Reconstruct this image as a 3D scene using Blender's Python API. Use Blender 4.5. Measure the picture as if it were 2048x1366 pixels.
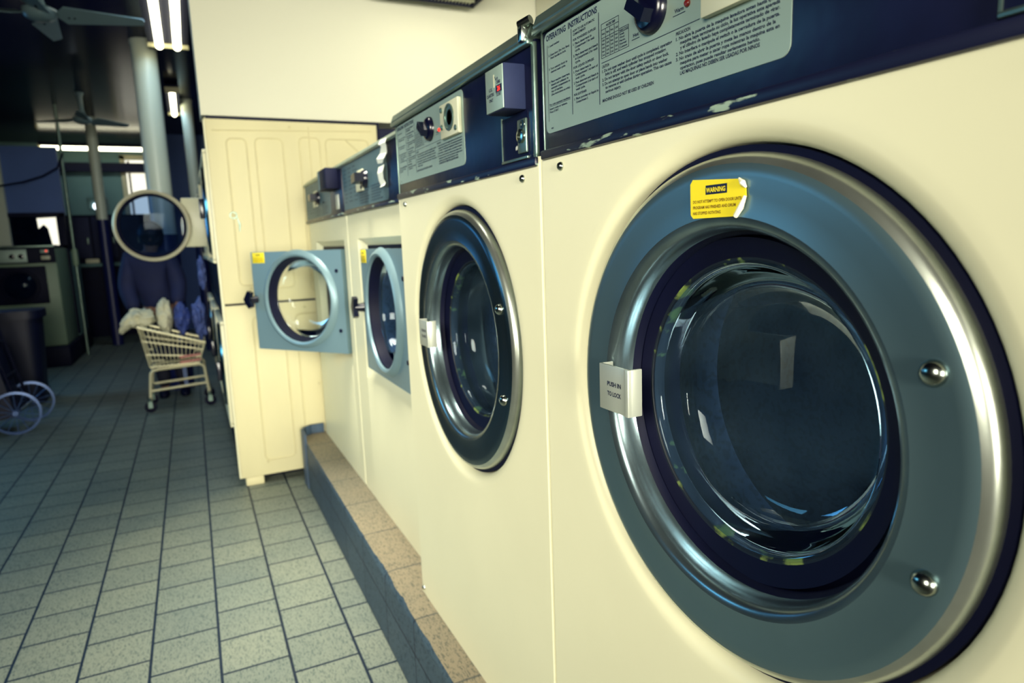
import bpy, bmesh, math, random
from mathutils import Vector, Matrix, noise
random.seed(7)
for o in list(bpy.data.objects): bpy.data.objects.remove(o)
SC = bpy.context.scene
COL = SC.collection
# ---- units: 1 u = 0.52 m; x to the machines, y along the row, z from eye height
U = 0.52
EYE = 2.43
def W(p): return Vector((p[0]*U, p[1]*U, (p[2]+EYE)*U))
PI = math.pi

# ================= camera =================
yaw, pitch, roll = math.radians(25.4985), math.radians(-8.79555), math.radians(-2.12688)
fwd = Vector((math.sin(yaw)*math.cos(pitch), math.cos(yaw)*math.cos(pitch), math.sin(pitch)))
r0 = Vector((math.cos(yaw), -math.sin(yaw), 0)); u0 = r0.cross(fwd)
rt = r0*math.cos(roll)+u0*math.sin(roll); up = -r0*math.sin(roll)+u0*math.cos(roll)
cam = bpy.data.cameras.new('camera'); cam_o = bpy.data.objects.new('camera', cam); COL.objects.link(cam_o)
m = Matrix((rt, up, -fwd)).transposed().to_4x4(); m.translation = W((0, 0, 0))
cam_o.matrix_world = m
cam.sensor_fit = 'HORIZONTAL'; cam.sensor_width = 36; cam.lens = 36*1321.5/2048
cam.clip_start = 0.02; cam.clip_end = 100
cam.dof.use_dof = True; cam.dof.focus_distance = 0.86; cam.dof.aperture_fstop = 5.0
SC.camera = cam_o

# ================= light =================
def lin(c):
    return tuple((v/255/12.92 if v/255 <= .04045 else ((v/255+.055)/1.055)**2.4) for v in c)
world = bpy.data.worlds.new('world'); SC.world = world; world.use_nodes = True
world.node_tree.nodes['Background'].inputs[0].default_value = (0.10, 0.22, 0.55, 1)
world.node_tree.nodes['Background'].inputs[1].default_value = 0.25
def area(name, loc, target, sx, sy, power, color, spread=180):
    l = bpy.data.lights.new(name, 'AREA'); l.shape = 'RECTANGLE'; l.size = sx*U; l.size_y = sy*U
    l.energy = power; l.color = color; l.spread = math.radians(spread)
    o = bpy.data.objects.new(name, l); COL.objects.link(o); o.location = W(loc)
    o.rotation_euler = (W(target)-W(loc)).to_track_quat('-Z', 'Y').to_euler()
    return o
WARM = (1.0, 0.97, 0.80)
# daylight through the shop front behind the camera
area('shop_window_daylight', (0.4, -7.9, 0.6), (2.5, 7.0, -0.2), 3.6, 3.0, 40, WARM, 44)
# added warm fill hanging free on the left, aimed at the washer fronts
area('added_side_fill', (-3.6, -1.6, 1.3), (1.0, 4.2, -0.8), 2.4, 2.0, 27, WARM, 75)
# added overhead fill without a fitting, pools on aisle floor and washers
area('added_aisle_fill', (0.60, 4.3, 3.15), (0.95, 4.6, -2.4), 1.0, 2.4, 19, WARM, 62)
area('added_rear_blue_fill', (-5.9, 14.0, 0.9), (-0.5, 11.5, -2.0), 3.0, 2.2, 14, (.12, .5, 1.0), 120)  # unseen blue fill added for the rear of the aisle
# unseen blue fill added to cool the floor on the left
area('added_left_blue_fill', (-5.9, 7.0, 0.9), (-1.0, 6.0, -2.4), 3.0, 2.2, 20, (.18, .62, 1.0), 120)
SC.view_settings.view_transform = 'Standard'; SC.view_settings.look = 'None'
SC.view_settings.exposure = 0.0; SC.view_settings.gamma = 1.0; SC.view_settings.use_curve_mapping = False

# ================= materials =================
def mat(name, rgb, rough=.5, metal=0., var=.12, scale=8., bump=0., bscale=60., spec=.5, coat=0., stretch=None, rgb2=None, thr=None):
    m = bpy.data.materials.new(name); m.use_nodes = True
    nt = m.node_tree; b = nt.nodes['Principled BSDF']
    b.inputs['Roughness'].default_value = rough; b.inputs['Metallic'].default_value = metal
    b.inputs['Specular IOR Level'].default_value = spec; b.inputs['Coat Weight'].default_value = coat
    tc = nt.nodes.new('ShaderNodeTexCoord'); mp = nt.nodes.new('ShaderNodeMapping')
    nt.links.new(tc.outputs['Object'], mp.inputs[0])
    if stretch: mp.inputs['Scale'].default_value = stretch
    n = nt.nodes.new('ShaderNodeTexNoise'); n.inputs['Scale'].default_value = scale; n.inputs['Detail'].default_value = 5
    nt.links.new(mp.outputs[0], n.inputs['Vector'])
    r = nt.nodes.new('ShaderNodeValToRGB'); c = lin(rgb)
    lo, hi = thr if thr else (.3, .7)
    r.color_ramp.elements[0].position = lo; r.color_ramp.elements[1].position = hi
    c2 = lin(rgb2) if rgb2 else tuple(v*(1-var) for v in c)
    r.color_ramp.elements[0].color = (*c2, 1); r.color_ramp.elements[1].color = (*c, 1)
    nt.links.new(n.outputs[0], r.inputs[0]); nt.links.new(r.outputs[0], b.inputs['Base Color'])
    if bump:
        n2 = nt.nodes.new('ShaderNodeTexNoise'); n2.inputs['Scale'].default_value = bscale
        nt.links.new(mp.outputs[0], n2.inputs['Vector'])
        bp = nt.nodes.new('ShaderNodeBump'); bp.inputs['Strength'].default_value = bump; bp.inputs['Distance'].default_value = .004
        nt.links.new(n2.outputs[0], bp.inputs['Height']); nt.links.new(bp.outputs[0], b.inputs['Normal'])
    return m
def emit(name, rgb, s):
    m = bpy.data.materials.new(name); m.use_nodes = True; nt = m.node_tree
    b = nt.nodes['Principled BSDF']; b.inputs['Base Color'].default_value = (*lin(rgb), 1)
    b.inputs['Emission Color'].default_value = (*lin(rgb), 1); b.inputs['Emission Strength'].default_value = s
    return m
def glass(name, tint, dust, dustamt, ior=1.5):
    m = bpy.data.materials.new(name); m.use_nodes = True; nt = m.node_tree
    nt.nodes.remove(nt.nodes['Principled BSDF']); out = nt.nodes['Material Output']
    tr = nt.nodes.new('ShaderNodeBsdfTransparent'); tr.inputs[0].default_value = (*tint, 1)
    df = nt.nodes.new('ShaderNodeBsdfDiffuse'); df.inputs[0].default_value = (*lin(dust), 1)
    gl = nt.nodes.new('ShaderNodeBsdfGlossy'); gl.inputs['Roughness'].default_value = .03
    gl.inputs[0].default_value = (.8, .92, 1, 1)
    fr = nt.nodes.new('ShaderNodeFresnel'); fr.inputs[0].default_value = ior
    n = nt.nodes.new('ShaderNodeTexNoise'); n.inputs['Scale'].default_value = 9; n.inputs['Detail'].default_value = 6
    tc = nt.nodes.new('ShaderNodeTexCoord'); nt.links.new(tc.outputs['Object'], n.inputs['Vector'])
    mr = nt.nodes.new('ShaderNodeMapRange'); mr.inputs[1].default_value = .3; mr.inputs[2].default_value = .75
    mr.inputs[3].default_value = dustamt*.4; mr.inputs[4].default_value = dustamt*1.4
    nt.links.new(n.outputs[0], mr.inputs[0])
    a = nt.nodes.new('ShaderNodeMixShader'); nt.links.new(mr.outputs[0], a.inputs[0]); nt.links.new(tr.outputs[0], a.inputs[1]); nt.links.new(df.outputs[0], a.inputs[2])
    b = nt.nodes.new('ShaderNodeMixShader'); nt.links.new(fr.outputs[0], b.inputs[0]); nt.links.new(a.outputs[0], b.inputs[1]); nt.links.new(gl.outputs[0], b.inputs[2])
    nt.links.new(b.outputs[0], out.inputs[0])
    return m
def tile_mat(name, bw, bh, off, ox, oy, c1, c2, mortar, msize, rough, axes='yx', speck=(40, 55, 65)):
    # tiles laid in running bond; object coordinates in metres
    m = bpy.data.materials.new(name); m.use_nodes = True; nt = m.node_tree; b = nt.nodes['Principled BSDF']
    tc = nt.nodes.new('ShaderNodeTexCoord'); sp = nt.nodes.new('ShaderNodeSeparateXYZ'); cb = nt.nodes.new('ShaderNodeCombineXYZ')
    nt.links.new(tc.outputs['Object'], sp.inputs[0])
    def add(src, v):
        a = nt.nodes.new('ShaderNodeMath'); a.operation = 'ADD'; a.inputs[1].default_value = v; nt.links.new(src, a.inputs[0]); return a.outputs[0]
    ix = {'x': 0, 'y': 1, 'z': 2}
    nt.links.new(add(sp.outputs[ix[axes[0]]], ox), cb.inputs[0]); nt.links.new(add(sp.outputs[ix[axes[1]]], oy), cb.inputs[1])
    bt = nt.nodes.new('ShaderNodeTexBrick'); bt.offset = off; bt.offset_frequency = 2
    nt.links.new(cb.outputs[0], bt.inputs['Vector'])
    bt.inputs['Scale'].default_value = 1; bt.inputs['Brick Width'].default_value = bw; bt.inputs['Row Height'].default_value = bh
    bt.inputs['Mortar Size'].default_value = msize; bt.inputs['Mortar Smooth'].default_value = .15
    bt.inputs['Color1'].default_value = (*lin(c1), 1); bt.inputs['Color2'].default_value = (*lin(c2), 1); bt.inputs['Mortar'].default_value = (*lin(mortar), 1)
    n = nt.nodes.new('ShaderNodeTexNoise'); n.inputs['Scale'].default_value = 80; n.inputs['Detail'].default_value = 3; n.inputs['Distortion'].default_value = 1.2
    mp = nt.nodes.new('ShaderNodeMapping'); mp.inputs['Scale'].default_value = (2.4, .8, 1); mp.inputs['Rotation'].default_value = (0, 0, .6)
    nt.links.new(tc.outputs['Object'], mp.inputs[0]); nt.links.new(mp.outputs[0], n.inputs['Vector'])
    r = nt.nodes.new('ShaderNodeValToRGB'); r.color_ramp.elements[0].position = .38; r.color_ramp.elements[1].position = .48
    r.color_ramp.elements[0].color = (.30, .38, .45, 1); r.color_ramp.elements[1].color = (1, 1, 1, 1); nt.links.new(n.outputs[0], r.inputs[0])
    mx = nt.nodes.new('ShaderNodeMix'); mx.data_type = 'RGBA'; mx.blend_type = 'MULTIPLY'; mx.inputs[0].default_value = .8
    nt.links.new(bt.outputs['Color'], mx.inputs[6]); nt.links.new(r.outputs[0], mx.inputs[7])
    n3 = nt.nodes.new('ShaderNodeTexNoise'); n3.inputs['Scale'].default_value = 2.2; n3.inputs['Detail'].default_value = 5
    nt.links.new(tc.outputs['Object'], n3.inputs['Vector'])
    r3 = nt.nodes.new('ShaderNodeValToRGB'); r3.color_ramp.elements[0].position = .3; r3.color_ramp.elements[1].position = .6
    r3.color_ramp.elements[0].color = (.78, .84, .9, 1); r3.color_ramp.elements[1].color = (1, 1, 1, 1); nt.links.new(n3.outputs[0], r3.inputs[0])
    mx2 = nt.nodes.new('ShaderNodeMix'); mx2.data_type = 'RGBA'; mx2.blend_type = 'MULTIPLY'; mx2.inputs[0].default_value = 1
    nt.links.new(mx.outputs[2], mx2.inputs[6]); nt.links.new(r3.outputs[0], mx2.inputs[7])
    nt.links.new(mx2.outputs[2], b.inputs['Base Color'])
    b.inputs['Roughness'].default_value = rough; b.inputs['Specular IOR Level'].default_value = .35
    bp = nt.nodes.new('ShaderNodeBump'); bp.inputs['Strength'].default_value = .6; bp.inputs['Distance'].default_value = .003; bp.invert = True
    nt.links.new(bt.outputs['Fac'], bp.inputs['Height']); nt.links.new(bp.outputs[0], b.inputs['Normal'])
    return m

M = {}
M['cream'] = mat('cream_enamel', (237, 232, 196), .38, var=.05, scale=3, spec=.35)
M['cream_panel'] = mat('painted_panel', (226, 217, 174), .55, var=.10, scale=4, stretch=(1, 1, .35), spec=.3)
M['groove'] = mat('panel_groove', (216, 206, 162), .6)
M['wall'] = mat('wall_paint', (228, 226, 205), .75, var=.03, scale=1.5, spec=.2)
M['black'] = mat('black_console', (14, 18, 48), .32, var=.4, scale=14, spec=.5, bump=.15, bscale=25)
M['black_worn'] = mat('worn_black_edge', (12, 16, 44), .4, scale=38, stretch=(1, .45, 2.2), rgb2=(150, 170, 150), thr=(.36, .41))
M['navy'] = mat('navy_dark', (4, 10, 44), .6, var=.3, spec=.2)
M['plastic'] = mat('black_plastic', (8, 10, 34), .22, var=.2, spec=.6)
M['rubber'] = mat('black_rubber', (2, 6, 38), .6, var=.3, spec=.2)
M['plate'] = mat('brushed_plate', (160, 180, 168), .45, metal=.35, var=.14, scale=6, spec=.4)
M['plate_dark'] = mat('dark_teal_plate', (84, 112, 120), .5, metal=.3, var=.14)
M['ink'] = mat('dark_ink', (12, 26, 60), .6)
M['ink_red'] = mat('brown_ink', (128, 92, 22), .6)
M['ring'] = mat('satin_ring_metal', (102, 128, 136), .34, metal=.7, var=.14, scale=5)
M['ring_dark'] = mat('dark_ring_metal', (70, 92, 104), .2, metal=.9, var=.25, scale=9, stretch=(1, 1, .25))
M['steel'] = mat('polished_steel', (178, 186, 178), .2, metal=1., var=.25, scale=20)
M['edge_steel'] = mat('highlight_edge_steel', (206, 212, 200), .28, metal=.9, var=.3, scale=14)  # paler than the ring, puts the window highlight into the edge colour
M['lip_steel'] = mat('lip_steel', (140, 160, 166), .26, metal=.9, var=.35, scale=9)
M['trim'] = mat('aluminium_trim', (128, 150, 140), .35, metal=.8, var=.35, scale=30, stretch=(1, .3, 1))
M['alu'] = mat('aluminium_latch', (196, 200, 186), .4, metal=.45, var=.08, scale=20)
M['rim'] = mat('pale_door_rim', (214, 208, 178), .35, metal=.35, var=.12, scale=10)
M['drum'] = mat('drum_steel', (52, 72, 96), .4, metal=.6, var=.4, scale=90, thr=(.42, .5))
M['gunk'] = mat('algae_gasket', (14, 24, 36), .5, scale=30, rgb2=(120, 140, 70), thr=(.36, .44))
M['bowl'] = glass('bowl_glass', (.50, .66, .85), (110, 145, 175), .085, 1.28)
M['clear'] = glass('clear_glass', (.93, .95, .93), (200, 200, 190), .05, 1.3)
M['darkglass'] = glass('dark_glass', (.25, .36, .58), (50, 80, 120), .05, 1.16)
M['yellow'] = mat('yellow_sticker', (250, 226, 30), .5, var=.03)
M['sticker_white'] = mat('sticker_backing', (250, 244, 215), .6, var=.03)
M['dial_plate'] = mat('ivory_plastic', (206, 206, 178), .35, var=.08)
M['grey_blue'] = mat('grey_blue_door', (118, 146, 156), .38, metal=.25, var=.08, scale=4)
M['coinbox'] = mat('slate_blue_metal', (40, 48, 80), .6, var=.2, scale=25, spec=.15)
M['paper'] = mat('white_paper', (236, 238, 226), .8, var=.06)
M['led'] = emit('red_led', (255, 50, 36), 1.3)
M['led_dark'] = mat('red_lamp_lens', (110, 26, 20), .3)
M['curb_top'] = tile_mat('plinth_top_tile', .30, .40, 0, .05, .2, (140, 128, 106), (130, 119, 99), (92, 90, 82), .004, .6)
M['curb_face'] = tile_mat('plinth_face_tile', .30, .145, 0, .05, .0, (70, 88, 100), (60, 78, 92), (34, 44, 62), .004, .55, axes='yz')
M['end_cap'] = mat('end_cap_rubber', (66, 88, 112), .55, var=.35, scale=10, stretch=(3, 3, .5))
M['floor'] = tile_mat('floor_tile', .366*U, .378*U, .5, -.064*U, (.075+.378*40)*U, (134, 139, 124), (122, 129, 118), (18, 36, 56), .0045, .5)
M['ceiling'] = mat('navy_gloss_ceiling', (12, 20, 62), .22, var=.15, scale=2, spec=.3)
M['ceiling'].node_tree.nodes['Principled BSDF'].inputs['Roughness'].default_value = .17
M['ceiling'].node_tree.nodes['Principled BSDF'].inputs['IOR'].default_value = 1.12
M['blue_wall'] = mat('blue_wall_paint', (74, 104, 168), .6, var=.12, scale=2)
M['teal_wall'] = mat('teal_grey_wall', (104, 140, 138), .7, var=.2, scale=2)
M['dark_wall'] = mat('dark_wall', (16, 26, 70), .7, var=.3, scale=2)
M['pole'] = mat('pale_pole_paint', (205, 212, 192), .35, var=.06, scale=3)
M['pole_blue'] = mat('navy_pole_paint', (20, 28, 84), .4, var=.15)
M['fan'] = mat('fan_enamel', (112, 136, 142), .35, var=.1)
M['tube'] = emit('lit_tube', (255, 250, 214), 7)
M['bright_glow'] = emit('door_pane_and_reflection', (250, 246, 226), 1.15)  # daylit door pane, also the painted reflection on window_2
M['bulb'] = emit('lit_bulb', (235, 245, 255), 4)
M['fixture'] = mat('fixture_enamel', (206, 200, 160), .5)
M['chrome_wire'] = mat('cart_wire', (232, 224, 184), .35, metal=.3, var=.1)
M['red_wire'] = mat('pink_wire', (196, 120, 110), .4)
M['white_cloth'] = mat('white_cloth', (226, 222, 190), .85, var=.12, scale=12)
M['blue_cloth'] = mat('blue_cloth', (92, 112, 184), .5, var=.5, scale=16)
M['blue_bag'] = mat('blue_bag', (70, 88, 162), .3, var=.4, scale=12)
M['jacket'] = mat('navy_jacket', (20, 30, 74), .8, var=.25)
M['trousers'] = mat('black_trousers', (10, 12, 36), .8)
M['stripe'] = mat('pale_blue_stripe', (150, 170, 220), .7)
M['skin'] = mat('skin', (150, 112, 92), .6, var=.08)
M['hair'] = mat('dark_hair', (10, 10, 24), .6)
M['bin'] = mat('bin_plastic', (14, 20, 52), .5, var=.2)
M['wheel'] = mat('wheel_rim', (96, 122, 176), .35, metal=.3)
M['dim_cream'] = mat('shaded_cream_enamel', (126, 150, 124), .45, var=.08)  # cream enamel with the dimness of the far corner in its colour

# ================= mesh helpers =================
class MB:
    def __init__(s): s.bm = bmesh.new(); s.mi = 0
    def _tag(s, faces):
        for f in faces: f.material_index = s.mi
    def box(s, x0, x1, y0, y1, z0, z1, bev=0, seg=2):
        x0, x1 = min(x0, x1), max(x0, x1); y0, y1 = min(y0, y1), max(y0, y1); z0, z1 = min(z0, z1), max(z0, z1)
        v = [s.bm.verts.new((x, y, z)) for x in (x0, x1) for y in (y0, y1) for z in (z0, z1)]
        fs = [s.bm.faces.new([v[i] for i in q]) for q in ((0, 1, 3, 2), (4, 6, 7, 5), (0, 4, 5, 1), (2, 3, 7, 6), (0, 2, 6, 4), (1, 5, 7, 3))]
        s._tag(fs)
        if bev:
            es = list({e for f in fs for e in f.edges})
            r = bmesh.ops.bevel(s.bm, geom=es, offset=bev, segments=seg, profile=.5, affect='EDGES', clamp_overlap=True)
            s._tag(r['faces'])
        return s
    def obox(s, c, a, b, n, la, lb, ln):   # oriented box: centre, unit axes, half sizes
        c, a, b, n = Vector(c), Vector(a).normalized(), Vector(b).normalized(), Vector(n).normalized()
        v = [s.bm.verts.new(c+a*(i*la)+b*(j*lb)+n*(k*ln)) for i in (-1, 1) for j in (-1, 1) for k in (-1, 1)]
        s._tag([s.bm.faces.new([v[i] for i in q]) for q in ((0, 1, 3, 2), (4, 6, 7, 5), (0, 4, 5, 1), (2, 3, 7, 6), (0, 2, 6, 4), (1, 5, 7, 3))])
        return s
    def lathe(s, c, ax, prof, n=64, closed=False, a0=0, a1=2*PI):
        c = Vector(c); ax = Vector(ax).normalized()
        t = Vector((0, 0, 1)) if abs(ax.z) < .9 else Vector((1, 0, 0))
        e1 = (t-ax*t.dot(ax)).normalized(); e2 = ax.cross(e1)
        full = abs(a1-a0-2*PI) < 1e-6; cnt = n if full else n+1
        rings = []
        for r, h in prof:
            if r < 1e-7: rings.append([s.bm.verts.new(c+ax*h)])
            else: rings.append([s.bm.verts.new(c+ax*h+(e1*math.cos(a0+(a1-a0)*i/n)+e2*math.sin(a0+(a1-a0)*i/n))*r) for i in range(cnt)])
        prs = list(zip(rings[:-1], rings[1:]))
        if closed: prs.append((rings[-1], rings[0]))
        for A, B in prs:
            for i in range(n):
                j = (i+1) % cnt
                if len(A) == 1 and len(B) == 1: continue
                if len(A) == 1: f = [A[0], B[i], B[j]]
                elif len(B) == 1: f = [A[i], A[j], B[0]]
                else: f = [A[i], A[j], B[j], B[i]]
                s._tag([s.bm.faces.new(f)])
        return s
    def tube(s, path, r, n=8, closed=False):
        P = [Vector(p) for p in path]; k = len(P); rings = []
        prev = None
        for i in range(k):
            if closed: d = P[(i+1) % k]-P[i-1]
            else: d = P[min(i+1, k-1)]-P[max(i-1, 0)]
            d.normalize()
            if prev is None:
                t = Vector((0, 0, 1)) if abs(d.z) < .9 else Vector((1, 0, 0)); e = (t-d*t.dot(d)).normalized()
            else: e = (prev-d*prev.dot(d)).normalized()
            prev = e; g = d.cross(e)
            rr = r[i] if isinstance(r, (list, tuple)) else r
            rings.append([s.bm.verts.new(P[i]+(e*math.cos(2*PI*j/n)+g*math.sin(2*PI*j/n))*rr) for j in range(n)])
        for i in range(k if closed else k-1):
            A, B = rings[i], rings[(i+1) % k]
            for j in range(n): s._tag([s.bm.faces.new([A[j], A[(j+1) % n], B[(j+1) % n], B[j]])])
        if not closed: s._tag([s.bm.faces.new(rings[0][::-1]), s.bm.faces.new(rings[-1])])
        return s
    def prism(s, poly, vec):
        vec = Vector(vec); A = [s.bm.verts.new(p) for p in poly]; B = [s.bm.verts.new(Vector(p)+vec) for p in poly]; n = len(A)
        s._tag([s.bm.faces.new(A[::-1]), s.bm.faces.new(B)]+[s.bm.faces.new([A[i], A[(i+1) % n], B[(i+1) % n], B[i]]) for i in range(n)])
        return s
    def grid(s, fn, nu, nv, wrap=False):
        V = [[s.bm.verts.new(fn(i/nu, j/nv)) for j in range(nv+(0 if wrap else 1))] for i in range(nu+1)]
        for i in range(nu):
            for j in range(nv):
                k = (j+1) % nv if wrap else j+1
                s._tag([s.bm.faces.new([V[i][j], V[i+1][j], V[i+1][k], V[i][k]])])
        return s
    def hole_plate(s, x, y0, y1, z0, z1, yc, zc, r, n=64):   # flat plate facing -x with a round hole
        angs = [2*PI*i/n for i in range(n)]
        for yy in (y0, y1):
            for zz in (z0, z1): angs.append(math.atan2(zz-zc, yy-yc) % (2*PI))
        angs = sorted(set(round(a, 6) for a in angs)); I = []; O = []
        for a in angs:
            c, q = math.cos(a), math.sin(a)
            t = min([((y1 if c > 0 else y0)-yc)/c if abs(c) > 1e-9 else 1e9, ((z1 if q > 0 else z0)-zc)/q if abs(q) > 1e-9 else 1e9])
            I.append(s.bm.verts.new((x, yc+c*r, zc+q*r))); O.append(s.bm.verts.new((x, yc+c*t, zc+q*t)))
        k = len(angs)
        for i in range(k):
            j = (i+1) % k; s._tag([s.bm.faces.new([I[i], I[j], O[j], O[i]])])
        return s
    def xform(s, f):
        for v in s.bm.verts: v.co = f(v.co)
        return s
    def build(s, name, mats, parent=None, smooth=38, scale=True):
        if not isinstance(mats, (list, tuple)): mats = [mats]
        bmesh.ops.recalc_face_normals(s.bm, faces=s.bm.faces)
        base = parent.matrix_world.translation.copy() if parent else None
        if scale:
            for v in s.bm.verts: v.co = W(v.co)
        if base is None:
            vs = [v.co for v in s.bm.verts]
            base = Vector(((min(v.x for v in vs)+max(v.x for v in vs))/2, (min(v.y for v in vs)+max(v.y for v in vs))/2, min(v.z for v in vs)))
            own = base
        else: own = None
        # parent bases are tracked through a property so that nested children work
        ref = Vector(parent['_base']) if parent else base
        for v in s.bm.verts: v.co -= ref
        me = bpy.data.meshes.new(name); s.bm.to_mesh(me); s.bm.free()
        for mm in mats: me.materials.append(M[mm])
        if smooth:
            for p in me.polygons: p.use_smooth = True
            me.set_sharp_from_angle(angle=math.radians(smooth))
        o = bpy.data.objects.new(name, me); COL.objects.link(o); o['_base'] = tuple(ref)
        if parent: o.parent = parent
        else: o.location = base
        return o
ALL = []
def thing(name, label, cat, loc, group=None):
    o = bpy.data.objects.new(name, None); COL.objects.link(o); o.location = W(loc); o['_base'] = tuple(W(loc))
    o.empty_display_size = .05
    return tag(o, label, cat, group)
def tag(o, label, cat, group=None, kind=None):
    o['label'] = label; o['category'] = cat
    if group: o['group'] = group
    if kind: o['kind'] = kind
    return o
def struct(o, label=None, cat=None):
    o['kind'] = 'structure'
    if label: o['label'] = label
    if cat: o['category'] = cat
    return o
def text(mb, s, o, ud, vd, h, width=None, mi=None):
    """lay lettering s from point o along ud with cap height h; width squeezes or stretches the line"""
    cu = bpy.data.curves.new('t', 'FONT'); cu.body = s; cu.resolution_u = 2; cu.offset = .03
    ob = bpy.data.objects.new('t', cu); COL.objects.link(ob)
    me = bpy.data.meshes.new_from_object(ob.evaluated_get(bpy.context.evaluated_depsgraph_get()))
    bpy.data.objects.remove(ob); bpy.data.curves.remove(cu)
    if not len(me.vertices): return
    xs = [v.co.x for v in me.vertices]; x0, x1 = min(xs), max(xs)
    sy = h/.70; sx = (width/(x1-x0)) if width else sy
    o, ud, vd = Vector(o), Vector(ud), Vector(vd)
    vs = [mb.bm.verts.new(o+ud*((v.co.x-x0)*sx)+vd*(v.co.y*sy)) for v in me.vertices]
    if mi is not None: mb.mi = mi
    for p in me.polygons:
        try: mb._tag([mb.bm.faces.new([vs[i] for i in p.vertices])])
        except ValueError: pass
    bpy.data.meshes.remove(me)

# ================= room =================
FZ = -EYE
CZ = 3.5
mb = MB(); mb.box(-6, 4.4, -8.4, 26, FZ-.2, FZ); fl = struct(mb.build('floor', 'floor', smooth=0)); 
# floor object coordinates must be world metres: move the origin back
def world_origin(o):
    d = o.location.copy()
    for v in o.data.vertices: v.co += d
    o.location = (0, 0, 0)
world_origin(fl)
struct(MB().box(-6, 4.4, -8.4, 26, CZ, CZ+.2).build('ceiling', 'ceiling', smooth=0))
struct(MB().box(3.85, 4.4, -8.4, 7.1, FZ, CZ).build('wall_right', 'wall', smooth=0))
struct(MB().box(.225, 4.4, 7.12, 7.5, 1.27, CZ).build('wall_partition', 'wall', smooth=0))
struct(MB().box(1.95, 4.4, 7.5, 26, FZ, CZ).build('wall_inner', 'dark_wall', smooth=0))
struct(MB().box(-6.4, -6, -8.4, 26, FZ, CZ).build('wall_left', 'dark_wall', smooth=0))
# far wall with a tall glazed door
mb = MB(); yf = 25.5
mb.box(-6, -1.64, yf, yf+.3, FZ, CZ); mb.box(-.9, 1.95, yf, yf+.3, FZ, CZ); mb.box(-1.64, -.9, yf, yf+.3, 3.05, CZ)
struct(mb.build('wall_far', 'teal_wall', smooth=0))
mb = MB()
for a, b, c, d in ((-1.76, -1.62, FZ, 3.17), (-.92, -.78, FZ, 3.17), (-1.76, -.78, 3.03, 3.18), (-1.76, -.78, 2.6, 2.68)): mb.box(a, b, yf-.06, yf+.02, c, d, .01)
dr = mb.build('door_1', 'fixture'); struct(dr)
MB().box(-1.62, -.92, yf+.12, yf+.16, .30, 3.03).build('pane', 'bright_glow', dr)
MB().box(-1.62, -.92, yf+.1, yf+.18, FZ, .30).build('lower_panel', 'teal_wall', dr)
MB().box(-1.56, -1.50, yf+.05, yf+.12, .30, 3.0).build('glazing_bar', 'navy', dr)
struct(MB().box(-6, 1.9, yf-.25, yf, 2.62, 2.9).build('trim_1', 'navy', smooth=0))
struct(MB().box(-.35, 1.95, 23.0, yf, FZ, CZ).build('wall_blue', 'blue_wall', smooth=0))
# shop front behind the camera: wall with window opening
mb = MB()
mb.box(-6, -1.5, -8.4, -8.1, FZ, CZ); mb.box(2.3, 4.4, -8.4, -8.1, FZ, CZ)
mb.box(-1.5, 2.3, -8.4, -8.1, FZ, -1.0); mb.box(-1.5, 2.3, -8.4, -8.1, 2.2, CZ)
struct(mb.build('wall_back', 'wall', smooth=0))
mb = MB()
for a in (-1.5, -.28, .95, 2.22): mb.box(a, a+.08, -8.3, -8.2, -1.0, 2.2)
for c in (-1.0, .9, 2.12): mb.box(-1.5, 2.3, -8.3, -8.2, c, c+.08)
struct(mb.build('window_1', 'navy', smooth=0))

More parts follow.
